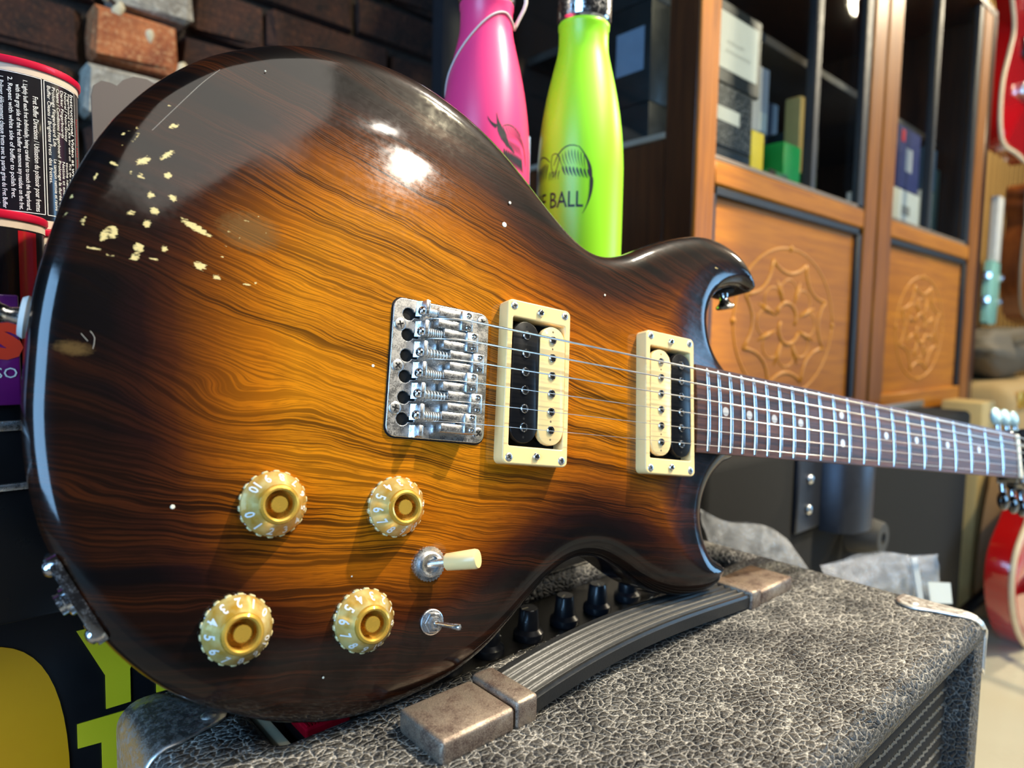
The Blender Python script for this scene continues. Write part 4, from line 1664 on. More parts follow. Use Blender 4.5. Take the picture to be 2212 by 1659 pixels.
def can(px, py_dummy, D, zbase, label, turn, lid=True, kind=0):
    P = atD(px, 500, D)
    c = thing('fingerboard_care_can', label, 'can', at(P[0], P[1], zbase), 'red-rimmed cans at the left')
    view = math.atan2(-P[1], -P[0])
    bm = bmesh.new()
    add_lathe(bm, [(CR, 0.0045), (CR, CH - 0.0075)], 64, None, cap=True)
    bm_obj('label_wrap', bm, M_can, c, smooth=True, angle=40)
    for z0, z1 in ((0.0, 0.0046), (CH - 0.0076, CH - 0.003)):
        bm = bmesh.new()
        add_lathe(bm, [(CR * 0.9, z0), (CR + 0.0003, z0 + 0.0004), (CR + 0.0003, z1), (CR * 0.9, z1)], 64)
        bm_obj('card_rim', bm, M_card, c, smooth=True, angle=40)
    bm = bmesh.new()
    add_lathe(bm, [(0, CH - 0.004), (CR + 0.001, CH - 0.0036), (CR + 0.0016, CH - 0.0026), (CR + 0.0016, CH - 0.0006), (CR + 0.0008, CH), (CR - 0.001, CH), (CR - 0.0018, CH - 0.0012), (0, CH - 0.0012)], 64)
    bm_obj('lid', bm, M_red, c, smooth=True, angle=35)

    def cyl(x, y):
        a = view + turn + x * 0.001 / CR      # text runs to the right of the viewer
        r = CR + 0.00018
        return (r * math.cos(a), r * math.sin(a), CH + y * 0.001)
    if kind == 0:
        v, f = gather(LABEL_PARTS, cyl)
        mesh_obj('label_print', v, f, M_white_ink, c)
        V, Fc = text_geo('Instruments avec touche naturelle', 3.0)
        v, f = gather([(np.c_[V[:, 1] + 36.0, -(20 + V[:, 0]), V[:, 2]], Fc, 0, 0)], cyl)
        mesh_obj('red_print', v, f, M_red_ink, c)
    else:
        parts = []
        for ax_, st, s, sz in ((3.2, 14, 'INSTRUMENTS WITH NATURAL', 4.4), (-4.5, 12, "Le kit d'entretien pour touche", 4.0), (-10.5, 12, 'naturelle des instruments', 4.0)):
            V, Fc = text_geo(s, sz)
            kx = min(1.0, (72 - st) / V[:, 0].max())
            parts.append((np.c_[V[:, 1] + ax_, -(st + V[:, 0] * kx), V[:, 2]], Fc, 0, 0))
        v, f = gather(parts, cyl)
        mesh_obj('red_print', v, f, M_red_ink, c)
        V, Fc = text_geo('THE FINGERBOARD CARE KIT', 4.4)
        v, f = gather([(np.c_[V[:, 1] + 9.6, -(15 + V[:, 0] * min(1, 57 / V[:, 0].max())), V[:, 2]], Fc, 0, 0)], cyl)
        mesh_obj('gold_print', v, f, M_gold_ink, c)
        # solid red band along the label seam
        V = []
        Fc = []
        for i in range(9):
            for y in (-8, -78):
                V.append((21.5 + 1.3 * i, y, 0))
        for i in range(8):
            Fc.append((2 * i, 2 * i + 1, 2 * i + 3, 2 * i + 2))
        v, f = gather([(np.array(V, float), Fc, 0, 0)], cyl)
        mesh_obj('red_band', v, f, M_red_band, c)
    return c


CZ = -0.034
can(36, 0, 0.362, CZ, 'lower red-rimmed black can directly beneath the tall upright can', 0.05)
c_up = can(33, 0, 0.362, CZ + CH, 'upper red-rimmed black can with white instructions, on top of another can', 0.02)
can(-79, 0, 0.302, CZ, 'red-lidded black can with red lettering standing nearest the guitar end pin', -0.05, kind=1)
cb = can(-60, 0, 0.445, CZ, 'red-lidded can at the back, lower of two, mostly hidden by the others', 0.3)
cb2 = can(-60, 0, 0.445, CZ + CH, 'darker red lid of the can standing at the back by the bricks', 0.3)

# purple packet in front of the cans
pk = thing('purple_packet', 'purple packet with orange letters behind the end pin of the guitar', 'packet', at(0.0, 0.3485, CZ))
M_purple = NT('purple_print')
_x, _y, _z = M_purple.sep(M_purple.obj())
_b = M_purple.voro(M_purple.scale(M_purple.obj(), (1, 1, 1)), 34.0, 'SMOOTH_F1')
M_purple.set(color=M_purple.ramp(_b, [(0.0, S(150, 40, 140)), (0.45, S(116, 26, 118)), (0.62, S(64, 18, 84))], 'LINEAR'), rough=0.3, coat=0.4)
bm = bmesh.new()
add_box(bm, (-0.06, -0.002, 0.0), (0.0335, 0.0015, 0.046), 0.0009)
bm_obj('packet_body', bm, M_purple.m, pk, angle=40)
M_orange = plain('orange_ink', S(240, 66, 36), 0.4)
V, Fc = text_geo('us', 0.030, 'RIGHT', 0.0012)
v, f = gather([(V, Fc, 0.0345, 0.0205)], lambda x, y: (x, -0.0023, y))
mesh_obj('orange_letters', v, f, M_orange, pk)
V, Fc = text_geo('SSO', 0.0062, 'RIGHT')
v, f = gather([(V, Fc, 0.0325, 0.0115)], lambda x, y: (x, -0.0023, y))
mesh_obj('white_letters', v, f, M_white_ink, pk)

# brown-grey die-cut card behind the cans
dc = thing('display_card', 'brown-grey cardboard display card with a scalloped top between can and guitar', 'card', at(0.115, 0.525, -0.034))
prof_ = [(0.093, 0.150), (0.0945, 0.157), (0.099, 0.161), (0.104, 0.161), (0.108, 0.160), (0.1115, 0.1645), (0.118, 0.1685), (0.126, 0.169), (0.134, 0.166), (0.142, 0.160), (0.150, 0.150), (0.150, -0.034), (0.096, -0.034)]
bm = bmesh.new()
add_prism(bm, [(x - 0.115, z + 0.034) for x, z in prof_], 0, 0.002, Matrix(((1, 0, 0, 0), (0, 0, -1, 0), (0, 1, 0, 0), (0, 0, 0, 1))))
bm_obj('card_panel', bm, plain('grey_card', S(92, 82, 76), 0.6, 0, 0.05), dc)
bm = bmesh.new()
add_prism(bm, [(0.004, 0.0), (0.034, 0.0), (0.004, 0.05)], 0, 0.002, Matrix(((0, 0, 1, 0.01), (1, 0, 0, 0), (0, 1, 0, 0), (0, 0, 0, 1))))
bm_obj('card_strut', bm, plain('grey_card_b', S(92, 82, 76), 0.6, 0, 0.05), dc)

# ---- bottles
BP = [(0, 0), (0.0325, 0), (0.0350, 0.003), (0.0352, 0.02), (0.0352, 0.105), (0.0348, 0.128), (0.0333, 0.148), (0.0308, 0.166), (0.0275, 0.183), (0.0242, 0.197), (0.0215, 0.208), (0.0203, 0.215), (0.0200, 0.222), (0.0200, 0.230), (0.0207, 0.2315), (0.0207, 0.2345), (0.0196, 0.236), (0, 0.236)]


def bottle_r(z):
    for (r0, z0), (r1, z1) in zip(BP[3:], BP[4:]):
        if z0 <= z <= z1:
            return r0 + (r1 - r0) * (z - z0) / (z1 - z0 + 1e-9)
    return 0.035


def bottle(px, D, zbase, mat, label, cat='bottle'):
    P = atD(px, 330, D)
    b = thing('water_bottle', label, cat, at(P[0], P[1], zbase), 'insulated water bottles')
    bm = bmesh.new()
    # refine the profile so the shoulder is smooth
    pts = spline([(r, 0, z) for r, z in BP[3:13]], 0.004, False)
    prof = BP[:3] + [(q[0], q[2]) for q in pts] + BP[13:]
    add_lathe(bm, prof, 64)
    bm_obj('bottle_body', bm, mat, b, smooth=True, angle=40)
    bm = bmesh.new()
    add_lathe(bm, [(0.0185, 0.233), (0.0215, 0.2365), (0.0219, 0.238), (0.0219, 0.280), (0.0210, 0.2815), (0, 0.2820)], 48)
    bm_obj('cap', bm, M_chrome_clean, b, smooth=True, angle=35)
    return b, math.atan2(-P[1], -P[0])


def powder(name, c):
    t = NT(name)
    n1 = t.noise(t.obj(), 900, 2)
    t.set(color=c, rough=0.38, coat=0.15, coatr=0.3)
    t.bump(n1, 0.04, 0.0003)
    return t.m


M_pinkb = powder('pink_powder_coat', S(255, 66, 128))
M_greenb = powder('lime_powder_coat', S(160, 236, 36))
M_ink = plain('black_ink', (0.01, 0.012, 0.016, 1), 0.5)
ZBOT = 0.0135
pinkb, pv = bottle(1046, 0.520, ZBOT, M_pinkb, 'hot pink metal water bottle with a black wing print and a cord loop')
greenb, gv = bottle(1254, 0.550, ZBOT, M_greenb, 'lime green metal water bottle with a black eagle print and chrome cap')


def on_bottle(view):
    def f(x, y):                  # x arc mm to the right of the view line, y height mm
        z = y * 0.001
        r = bottle_r(z) + 0.00022
        a = view + x * 0.001 / 0.0352
        return (r * math.cos(a), r * math.sin(a), z)
    return f


# lettering and eagle on the green bottle
parts = []
V, Fc = text_geo('ERNIE BALL', 15.0, 'RIGHT', 0.12, 0.86)
V[:, 1] *= 1.15
parts.append((V, Fc, 3.0, 85.5))


def feather(x0, y0, x1, y1, w):
    return stroke2(bez((x0, y0), ((x0 + x1) / 2 + (y1 - y0) * 0.12, (y0 + y1) / 2 - (x1 - x0) * 0.12), (x1, y1), 6), [w * 0.4, w, w, w * 0.8, w * 0.5, w * 0.1]) + (0, 0)


# right wing: arched leading edge, long primaries sweeping down
edge_ = bez((-22, 118), (-15, 137), (-1, 131), 8)
parts.append(stroke2(edge_, [0.5, 0.9, 1.0, 1.0, 0.9, 0.8, 0.7, 0.5]) + (0, 0))
parts.append(stroke2(bez((-1, 131), (8, 121), (9.0, 106), 10), [0.6, 0.8, 1.0, 1.4, 1.8, 2.4, 2.8, 2.6, 2.0, 1.4]) + (0, 0))
parts.append(stroke2(bez((9.0, 108), (10, 92), (2.5, 80), 10), [2.4, 2.9, 2.8, 2.4, 2.0, 1.5, 1.1, 0.8, 0.5, 0.2]) + (0, 0))
for i in range(9):
    s = i / 8
    x0, y0 = -17 + 20 * s, 125 + 4 * math.sin(3 * s)
    parts.append(feather(x0, y0, x0 + 4.0 - 2 * s, y0 - 10 - 3 * s, 0.7))
for i in range(8):
    s = i / 7
    x0, y0 = -14 + 20 * s, 117 - 3 * s
    parts.append(feather(x0, y0, x0 + 3.0, y0 - 7.5, 1.5))
# body, head and left wing
parts.append(stroke2(bez((-24, 126), (-20, 129), (-17, 124), 6), 0.7) + (0, 0))
parts.append(stroke2(bez((-24, 126), (-26, 118), (-22, 111), 6), 0.7) + (0, 0))
parts.append(stroke2(bez((-17, 124), (-18, 116), (-22, 109), 6), 0.7) + (0, 0))
for x in (-25.5, -23.5, -21.5, -19.0, -16.5):
    parts.append(feather(x, 114, x - 1.0, 106.5, 0.8))
parts.append(stroke2(bez((-26, 121), (-36, 132), (-46, 122), 8), [0.5, 0.9, 1, 1, 1, .9, .8, .6]) + (0, 0))
for i in range(8):
    parts.append(feather(-28 - 2.3 * i, 120 + 1.2 * math.sin(i), -30 - 2.5 * i, 108 - 0.6 * i, 1.4))
parts.append(stroke2(bez((-48, 118), (-52, 98), (-44, 82), 10), [1, 2, 2.6, 2.8, 2.5, 2, 1.6, 1.1, 0.7, 0.2]) + (0, 0))
v, f = gather(parts, on_bottle(gv))
mesh_obj('eagle_print', v, f, M_ink, greenb)

# wing on the pink bottle
parts = []
parts.append(stroke2(bez((2, 143), (4, 138), (9, 136), 6), [0.2, 0.8, 1.2, 1.8, 2.6, 3.2]) + (0, 0))
parts.append(stroke2(bez((9, 146), (10, 138), (13, 131), 6), [0.3, 0.9, 2.0, 3.4, 4.4, 4.0]) + (0, 0))
parts.append(stroke2(bez((11, 138), (14, 126), (24, 119), 8), [2.5, 4.0, 5.0, 4.6, 3.6, 2.6, 1.8, 0.9]) + (0, 0))
parts.append(stroke2(bez((14, 137), (22, 142), (31, 132), 9), [0.5, 0.8, 0.9, 0.9, 0.9, 0.8, 0.8, 0.7, 0.5]) + (0, 0))
parts.append(stroke2(bez((31, 132), (37, 124), (38, 112), 8), [0.6, 0.8, 1.0, 1.2, 1.4, 1.3, 1.0, 0.6]) + (0, 0))
for i in range(9):
    s = i / 8
    x0, y0 = 14 + 16 * s, 137 - 1.0 * s + 2.5 * math.sin(3.1 * s)
    parts.append(feather(x0, y0, x0 + 5.5, y0 - 9 - 4 * s, 0.6))
for i in range(9):
    s = i / 8
    x0, y0 = 14 + 15 * s, 129 - 4 * s
    parts.append(feather(x0, y0, x0 + 4.5, y0 - 8, 0.7))
for i in range(10):
    s = i / 9
    x0, y0 = 15 + 17 * s, 121 - 4 * s
    parts.append(feather(x0, y0, x0 + 2.5, y0 - 11, 1.7))
for i in range(6):
    parts.append(feather(24 + 2.5 * i, 104 - i, 25 + 2.5 * i, 99 - i, 1.5))
v, f = gather(parts, on_bottle(pv))
mesh_obj('wing_print', v, f, M_ink, pinkb)
# cord looped round its neck
M_cord = plain('white_cord', S(232, 214, 206), 0.8, 0, 0.06, 400)
bm = bmesh.new()
pts = []
for k in range(33):
    a = pv - math.pi * 0.66 + math.pi * 1.15 * k / 32
    s = k / 32
    z = 0.162 + 0.062 * math.sin(min(1, s * 1.25) * math.pi / 2) ** 1.3 - (0.006 * max(0, (s - 0.8) / 0.2))
    r = bottle_r(z) + 0.0008
    pts.append((r * math.cos(a), r * math.sin(a), z))
add_tube(bm, pts, 0.0008, 6)
e = Vector(pts[-1])
out = Vector((math.cos(pv + math.pi * 0.49), math.sin(pv + math.pi * 0.49), 0))
add_tube(bm, spline([e, e + out * 0.004 + Vector((0, 0, 0.008)), e + out * 0.009 + Vector((0, 0, 0.020)), e + out * 0.007 + Vector((0, 0, 0.034)), e + out * 0.002 + Vector((0, 0, 0.044))], 0.004, False), 0.0014, 8)
bm_obj('cord_loop', bm, M_cord, pinkb, smooth=True)

# slim packs standing behind the bottles
p = at(0.405, 0.465, 0.0135)
o = tag(box_obj('slim_box', (-0.02, -0.008, 0), (0.02, 0.008, 0.165), plain('pale_blue_card', S(110, 140, 176), 0.5), None, 0.0006), 'slim pale blue box glimpsed between the two bottles', 'box')
o.location = p
o = thing('yellow_pack', 'small yellow pack glimpsed between the two bottles', 'pack', at(0.385, 0.425, 0.0135))
box_obj('pack_body', (-0.016, -0.006, 0), (0.016, 0.006, 0.085), plain('yellow_card', S(236, 186, 20), 0.45), o, 0.0006)
box_obj('hang_tab', (-0.005, -0.001, 0.085), (0.005, 0.001, 0.098), plain('yellow_card_tab', S(236, 186, 20), 0.45), o, 0.0003)


# ================================================================= display cabinet
M_oak = wood_mat('honey_oak', S(204, 128, 8), S(154, 88, 4), 5, 90, 0, 0.55, 0.05)
M_oak_v = wood_mat('honey_oak_upright', S(172, 104, 20), S(112, 62, 12), 5, 90, 2, 0.55, 0.08)
M_walnut = wood_mat('dark_oak', S(92, 52, 26), S(54, 30, 18), 5, 90, 2, 0.3, 0.7)
M_bead = plain('dark_bead', S(15, 14, 17), 0.5, 0, 0.2, 60)


def glass_mat():
    t = NT('window_glass')
    out = t.t.nodes['Material Output']
    gl = t.n('ShaderNodeBsdfGlossy')
    gl.inputs['Roughness'].default_value = 0.02
    tr = t.n('ShaderNodeBsdfTransparent')
    nz = t.noise(t.obj(), 6.0, 2)
    t.link(t.mix(nz, (0.90, 0.92, 0.92, 1), (0.96, 0.97, 0.97, 1)), tr.inputs[0])
    fr = t.n('ShaderNodeLayerWeight')
    fr.inputs[0].default_value = 0.5
    fo = t.M('ADD', t.M('MULTIPLY', t.M('POWER', fr.outputs['Facing'], 4.0), 0.10), 0.03)
    mx = t.n('ShaderNodeMixShader')
    t.link(fo, mx.inputs[0])
    t.link(tr.outputs[0], mx.inputs[1])
    t.link(gl.outputs[0], mx.inputs[2])
    t.link(mx.outputs[0], out.inputs[0])
    return t.m


M_glass = glass_mat()
CY = 0.50
cab = thing('display_cabinet', 'honey oak display cabinet with leaded glass doors and carved rosette panels behind the neck', 'cabinet', at(1.40, 0.72, -0.6))


def cbx(name, x0, x1, y0, y1, z0, z1, mat, bevel=0.002, parent=None):
    o = box_obj(name, at(x0, y0, z0), at(x1, y1, z1), mat, None, bevel, 1)
    return local(o, cab) if parent is None else sub(o, parent)


def sub(o, parent):
    o.parent = parent
    off = Vector(parent.location) + Vector(cab.location) if parent is not cab else Vector(cab.location)
    o.location = Vector(o.location) - off
    return o


ZTOP = 0.80
cbx('plinth', 0.77, 2.02, CY + 0.02, 0.98, -0.6, -0.16, M_walnut)
cbx('cabinet_floor', 0.762, 2.03, CY + 0.022, 0.98, 0.215, 0.232, M_walnut)
cbx('back_board', 0.762, 2.03, 0.965, 0.985, -0.16, ZTOP, plain('brown_back', S(62, 46, 38), 0.7), 0.001)
cbx('end_panel', 2.005, 2.034, CY + 0.002, 0.98, -0.16, ZTOP, M_walnut)
cbx('top_board', 0.75, 2.04, CY, 0.985, ZTOP, ZTOP + 0.02, M_walnut)
cbx('shelf', 0.88, 2.0, 0.60, 0.96, 0.50, 0.515, plain('shelf_grey', S(70, 62, 56), 0.6), 0.001)
# left end: dark corner post, glazed side
cbx('corner_post', 0.752, 0.787, CY + 0.001, CY + 0.048, -0.16, ZTOP, M_walnut)
cbx('side_rail', 0.754, 0.776, CY + 0.048, 0.98, -0.16, 0.262, M_walnut)
cbx('side_stile', 0.754, 0.776, 0.90, 0.98, 0.262, ZTOP, M_walnut)
cbx('side_bead', 0.751, 0.756, CY + 0.048, 0.90, 0.262, 0.270, plain('silver_bead', S(150, 140, 126), 0.4), 0.001)
cbx('side_pane', 0.762, 0.766, CY + 0.048, 0.90, 0.268, ZTOP, M_glass, 0)
cbx('side_panel_moulding', 0.750, 0.755, CY + 0.07, 0.86, 0.10, 0.115, M_walnut)


def rosette(parent, cx, cz, rx, rz):
    """carved tracery: an oval with eight cusped arcs, a ring of small arches and a twisted heart"""
    M_carve = plain('carved_oak', S(206, 134, 24), 0.4, 0, 0.06, 200)
    y = CY + 0.0125

    def mk(name, pts, r):
        bm = bmesh.new()
        add_tube(bm, [at(cx + px_ * rx, y, cz + pz * rz) for px_, pz in pts], r, 6)
        sub(bm_obj(name, bm, M_carve, None, smooth=True), parent)
    mk('carved_oval', [(math.cos(2 * math.pi * i / 40), math.sin(2 * math.pi * i / 40)) for i in range(41)], 0.0022)
    for k in range(4):
        a = math.pi / 2 * k
        bm = bmesh.new()
        add_lathe(bm, [(0.006, 0), (0.004, 0.003), (0, 0.004)], 10, frame_to(at(cx + math.cos(a) * rx, y, cz + math.sin(a) * rz), (0, -1, 0)))
        sub(bm_obj('carved_boss', bm, M_carve, None, smooth=True), parent)
    for k in range(8):
        a0 = 2 * math.pi * (k + 0.5) / 8
        a1 = 2 * math.pi * (k + 1.5) / 8
        am = (a0 + a1) / 2
        p0 = (0.88 * math.cos(a0), 0.88 * math.sin(a0))
        p2 = (0.88 * math.cos(a1), 0.88 * math.sin(a1))
        p1 = (0.52 * math.cos(am), 0.52 * math.sin(am))
        mk('carved_cusp', bez(p0, p1, p2, 9), 0.0030)
        c = (0.42 * math.cos(am), 0.42 * math.sin(am))
        mk('carved_arch', [(c[0] + 0.17 * math.cos(t_), c[1] + 0.17 * math.sin(t_)) for t_ in np.linspace(am - 1.9, am + 1.9, 10)], 0.0018)
        mk('carved_leaf', [(0.24 * math.cos(a0), 0.24 * math.sin(a0)), (0.44 * math.cos(a0), 0.44 * math.sin(a0)), (0.62 * math.cos(a0), 0.62 * math.sin(a0))], [0.001, 0.0048, 0.001])
    for k in range(2):
        s = 1 if k else -1
        mk('carved_scroll', [(s * 0.20 * math.cos(t_) - 0.03 * s, 0.08 * s + s * 0.20 * math.sin(t_)) for t_ in np.linspace(-0.5, 2.9, 10)], 0.0034)


def door(x0, x1, left, right, mulls):
    """frame, lead-beaded glass above, carved panel below"""
    d = cbx('door', x0, x0 + left, CY, CY + 0.026, -0.15, ZTOP, M_oak_v)
    cbx('stile', x1 - right, x1, CY, CY + 0.026, -0.15, ZTOP, M_oak_v, 0.002, d)
    a, b = x0 + left, x1 - right
    cbx('lock_rail', a, b, CY + 0.001, CY + 0.025, 0.203, 0.236, M_oak, 0.003, d)
    cbx('bottom_rail', a, b, CY + 0.001, CY + 0.025, -0.15, -0.107, M_oak, 0.003, d)
    cbx('panel', a - 0.004, b + 0.004, CY + 0.012, CY + 0.022, -0.109, 0.205, M_oak, 0.001, d)
    for q in ((a, a + 0.012, -0.107, 0.203), (b - 0.016, b, -0.107, 0.203)):
        cbx('panel_bead', q[0], q[1], CY + 0.0035, CY + 0.013, q[2], q[3], M_bead, 0.002, d)
    cbx('panel_bead', a, b, CY + 0.0035, CY + 0.013, 0.190, 0.203, M_bead, 0.002, d)
    cbx('glass_pane', a, b, CY + 0.013, CY + 0.016, 0.234, ZTOP, M_glass, 0, d)
    cbx('glazing_bead', a, b, CY + 0.003, CY + 0.013, 0.236, 0.243, plain('pale_bead', S(130, 112, 92), 0.4), 0.001, d)
    for x in mulls:
        cbx('mullion', x - 0.011, x + 0.011, CY + 0.004, CY + 0.020, 0.236, ZTOP, M_bead, 0.003, d)
    cbx('glazing_stop', b - 0.030, b, CY + 0.003, CY + 0.015, 0.236, ZTOP, M_bead, 0.002, d)
    return d


d1 = door(0.788, 1.352, 0.012, 0.055, (1.092,))
d2 = door(1.362, 2.006, 0.066, 0.065, (1.650,))
cbx('corner_stile', 0.753, 0.788, CY - 0.002, CY + 0.03, -0.16, ZTOP, M_oak_v)
cbx('meeting_strip', 1.352, 1.362, CY + 0.004, CY + 0.02, -0.15, ZTOP, M_bead)
cbx('end_stile', 2.006, 2.036, CY - 0.002, CY + 0.03, -0.16, ZTOP, M_walnut)
rosette(d1, 1.045, 0.025, 0.165, 0.118)
rosette(d2, 1.665, 0.030, 0.150, 0.112)


# ---- stock inside, some boxes standing in for reflections in the glass
def stock(name, label, x0, x1, z0, z1, y, mat, depth=0.10, face_=None, cat='box', group='boxed goods in the cabinet'):
    t = thing(name, label, cat, at((x0 + x1) / 2, y + depth / 2, z0), group)
    box_obj('box_body', (-(x1 - x0) / 2, -depth / 2, 0), ((x1 - x0) / 2, depth / 2, z1 - z0), mat, t, 0.0015, 1)
    if face_:
        for nm, (a, b, c, d), m in face_:
            box_obj(nm, (a, -depth / 2 - 0.0008, c), (b, -depth / 2 + 0.001, d), m, t)
    return t


M_white_card = plain('white_card', S(226, 228, 220), 0.5, 0, 0.04)
M_grey_card2 = plain('pale_grey_card', S(188, 190, 196), 0.5, 0, 0.04)
M_blk = plain('black_card', (0.014, 0.016, 0.016, 1), 0.4)
M_yel = plain('yellow_box', S(240, 214, 30), 0.45)
M_grn = plain('green_box', S(20, 158, 60), 0.45)
M_blu = plain('navy_box', S(36, 44, 110), 0.45)
M_tealbox = plain('dark_teal', S(20, 44, 48), 0.4)
M_greyink = plain('grey_ink', S(150, 148, 140), 0.6)
IY = 0.56
sb = 0.2325
tt_ = stock('speckled_box', 'black and white speckled box with a small white label in the cabinet', 0.868, 0.992, sb + 0.050, 0.375, IY, None or M_blk, 0.12)
t_ = NT('speckle_print')
sp_ = t_.noise(t_.obj(), 260.0, 3, 0.7)
t_.set(color=t_.mix(t_.fr(sp_, 0.56, 0.62), (0.012, 0.013, 0.013, 1), S(170, 172, 168)), rough=0.5)
box_obj('printed_front', (-0.06, -0.0615, 0.004), (0.06, -0.0592, 0.090), t_.m, tt_)
box_obj('label', (-0.040, -0.0625, 0.038), (0.022, -0.0610, 0.058), M_white_card, tt_)
stock('yellow_flat_box', 'flat yellow box with a dark lid lying under the speckled box', 0.866, 0.990, sb, sb + 0.049, IY, M_yel, 0.12, [('dark_band', (-0.062, 0.062, 0.034, 0.049), M_blk)])
wb = stock('white_fronted_box', 'black box with a large white front panel at the top left of the cabinet window', 0.872, 1.012, 0.376, 0.492, IY, M_blk, 0.13, [('white_panel', (-0.058, 0.058, 0.020, 0.100), M_white_card)])
for zz, a, b in ((0.058, -0.03, 0.012), (0.045, -0.034, 0.036)):
    parts = []
    rg = random.Random(int(zz * 1000))
    xs = a
    while xs < b:
        parts.append(stroke2([(xs, zz), (xs + 0.002, zz + rg.uniform(0.003, 0.007)), (xs + 0.004, zz)], 0.0007) + (0, 0))
        xs += 0.0052
    v, f = gather(parts, lambda x, y: (x, -0.0662, y))
    mesh_obj('faint_print', v, f, M_greyink, wb)
gx = stock('grey_box', 'pale grey box with a small printed label between the white-fronted box and the door mullion', 1.016, 1.098, sb + 0.112, 0.452, IY + 0.03, M_grey_card2, 0.10, [('label', (0.012, 0.036, 0.004, 0.034), M_white_card)])
stock('black_block', 'black box under the pale grey box in the cabinet', 1.000, 1.098, sb + 0.096, sb + 0.111, IY + 0.03, M_blk, 0.10)
stock('yellow_upright_box', 'narrow upright yellow box beside the speckled box', 0.996, 1.034, sb, sb + 0.095, IY, M_yel, 0.09)
stock('purple_small_box', 'small purple box standing behind the green one', 1.045, 1.085, sb, sb + 0.085, IY + 0.06, plain('purple_box', S(74, 50, 110), 0.5), 0.06)
stock('green_upright_box', 'upright bright green box next to the door mullion', 1.102, 1.162, sb, sb + 0.098, IY, M_grn, 0.08)
stock('green_low_box', 'low green box with a black end lying beside the upright green box', 1.036, 1.100, sb, sb + 0.040, IY - 0.01, plain('green_box_b', S(16, 120, 66), 0.45), 0.07, [('black_end', (-0.032, -0.012, 0.0, 0.040), M_blk)])
stock('teal_reflection_box', 'dark teal box standing in for a shop reflection in the second window pane', 1.235, 1.315, sb, sb + 0.155, IY + 0.04, M_tealbox, 0.09, [('print', (-0.02, 0.02, 0.06, 0.09), plain('tan_print', S(140, 120, 70), 0.5))])  # this and the next three boxes stand in for shop reflections on the pane
stock('slate_reflection_box', 'slate grey box with a pale edge standing in for a shop reflection behind the teal one', 1.27, 1.36, sb + 0.0, sb + 0.25, IY + 0.15, plain('slate', S(66, 66, 84), 0.5), 0.06, [('pale_edge', (0.025, 0.045, 0.12, 0.25), M_grey_card2)])
stock('olive_reflection_box', 'small olive green box standing in for a shop reflection low in the second pane', 1.175, 1.225, sb, sb + 0.06, IY, plain('olive', S(80, 110, 36), 0.5), 0.06)
stock('tan_reflection_stand', 'tan upright block standing in for a shop reflection in the second window pane', 1.195, 1.228, sb + 0.061, sb + 0.20, IY + 0.02, plain('tan', S(190, 160, 96), 0.5), 0.03)
stock('white_carton', 'white carton at the bottom of the right-hand glass door', 1.600, 1.760, sb, 0.336, IY, M_white_card, 0.10, [('faint_print', (-0.03, 0.02, 0.05, 0.07), M_greyink)])
stock('navy_box', 'navy blue box standing on the white carton', 1.605, 1.745, 0.337, 0.47, IY, M_blu, 0.08, [('white_mark', (-0.02, 0.02, 0.04, 0.09), M_grey_card2), ('red_mark', (-0.05, -0.03, 0.10, 0.125), M_red_ink)])
stock('white_strip_box', 'tall narrow white box right of the second mullion', 1.80, 1.845, sb, 0.36, IY, M_white_card, 0.05, [('orange_mark', (0.0, 0.02, 0.01, 0.04), M_orange)])
stock('blue_tin', 'blue-grey tin on the narrow white box', 1.80, 1.86, 0.361, 0.46, IY, plain('blue_tin', S(50, 76, 100), 0.4), 0.05)
stock('tan_reflection_board', 'large tan board standing in for reflections at the right end of the cabinet', 1.875, 1.995, sb, 0.485, IY + 0.10, plain('tan_reflection', S(204, 172, 110), 0.6), 0.04)  # tan reflection on the door glass, built as a solid board
stock('mint_pack', 'pale mint packet leaning at the right end of the cabinet', 1.965, 1.995, sb + 0.0, 0.44, IY + 0.03, plain('mint_card', S(120, 150, 140), 0.6), 0.03)
# black boxes behind the glazed left side
for i, (y0, y1, z0, z1, lab) in enumerate(((0.60, 0.72, 0.2325, 0.33, 'lower black box behind the dark side glass of the cabinet'), (0.60, 0.70, 0.331, 0.47, 'black box with a pale blue label behind the dark side glass'), (0.60, 0.76, 0.471, 0.60, 'top black box with a white barcode sticker behind the side glass'))):
    t = thing('black_stock_box', lab, 'box', at(0.812, (y0 + y1) / 2, z0), 'black boxes behind the side glass')
    hy = (y1 - y0) / 2
    box_obj('box_body', (-0.028, -hy, 0), (0.03, hy, z1 - z0), M_blk, t, 0.001)
    if i == 1:
        box_obj('label', (-0.0287, -hy + 0.012, 0.045), (-0.027, -hy + 0.062, 0.105), plain('pale_label', S(130, 145, 165), 0.5), t)
    if i == 2:
        lb_ = box_obj('label', (-0.0287, -hy + 0.02, 0.035), (-0.027, -hy + 0.085, 0.075), M_white_card, t)
        bm = bmesh.new()
        for q in range(14):
            add_box(bm, (-0.0292, -hy + 0.030 + 0.0034 * q, 0.043), (-0.0286, -hy + 0.0312 + 0.0034 * q + 0.0008 * (q % 3), 0.067))
        tag(bm_obj('barcode', bm, M_greyink, lb_), kind='stuff')

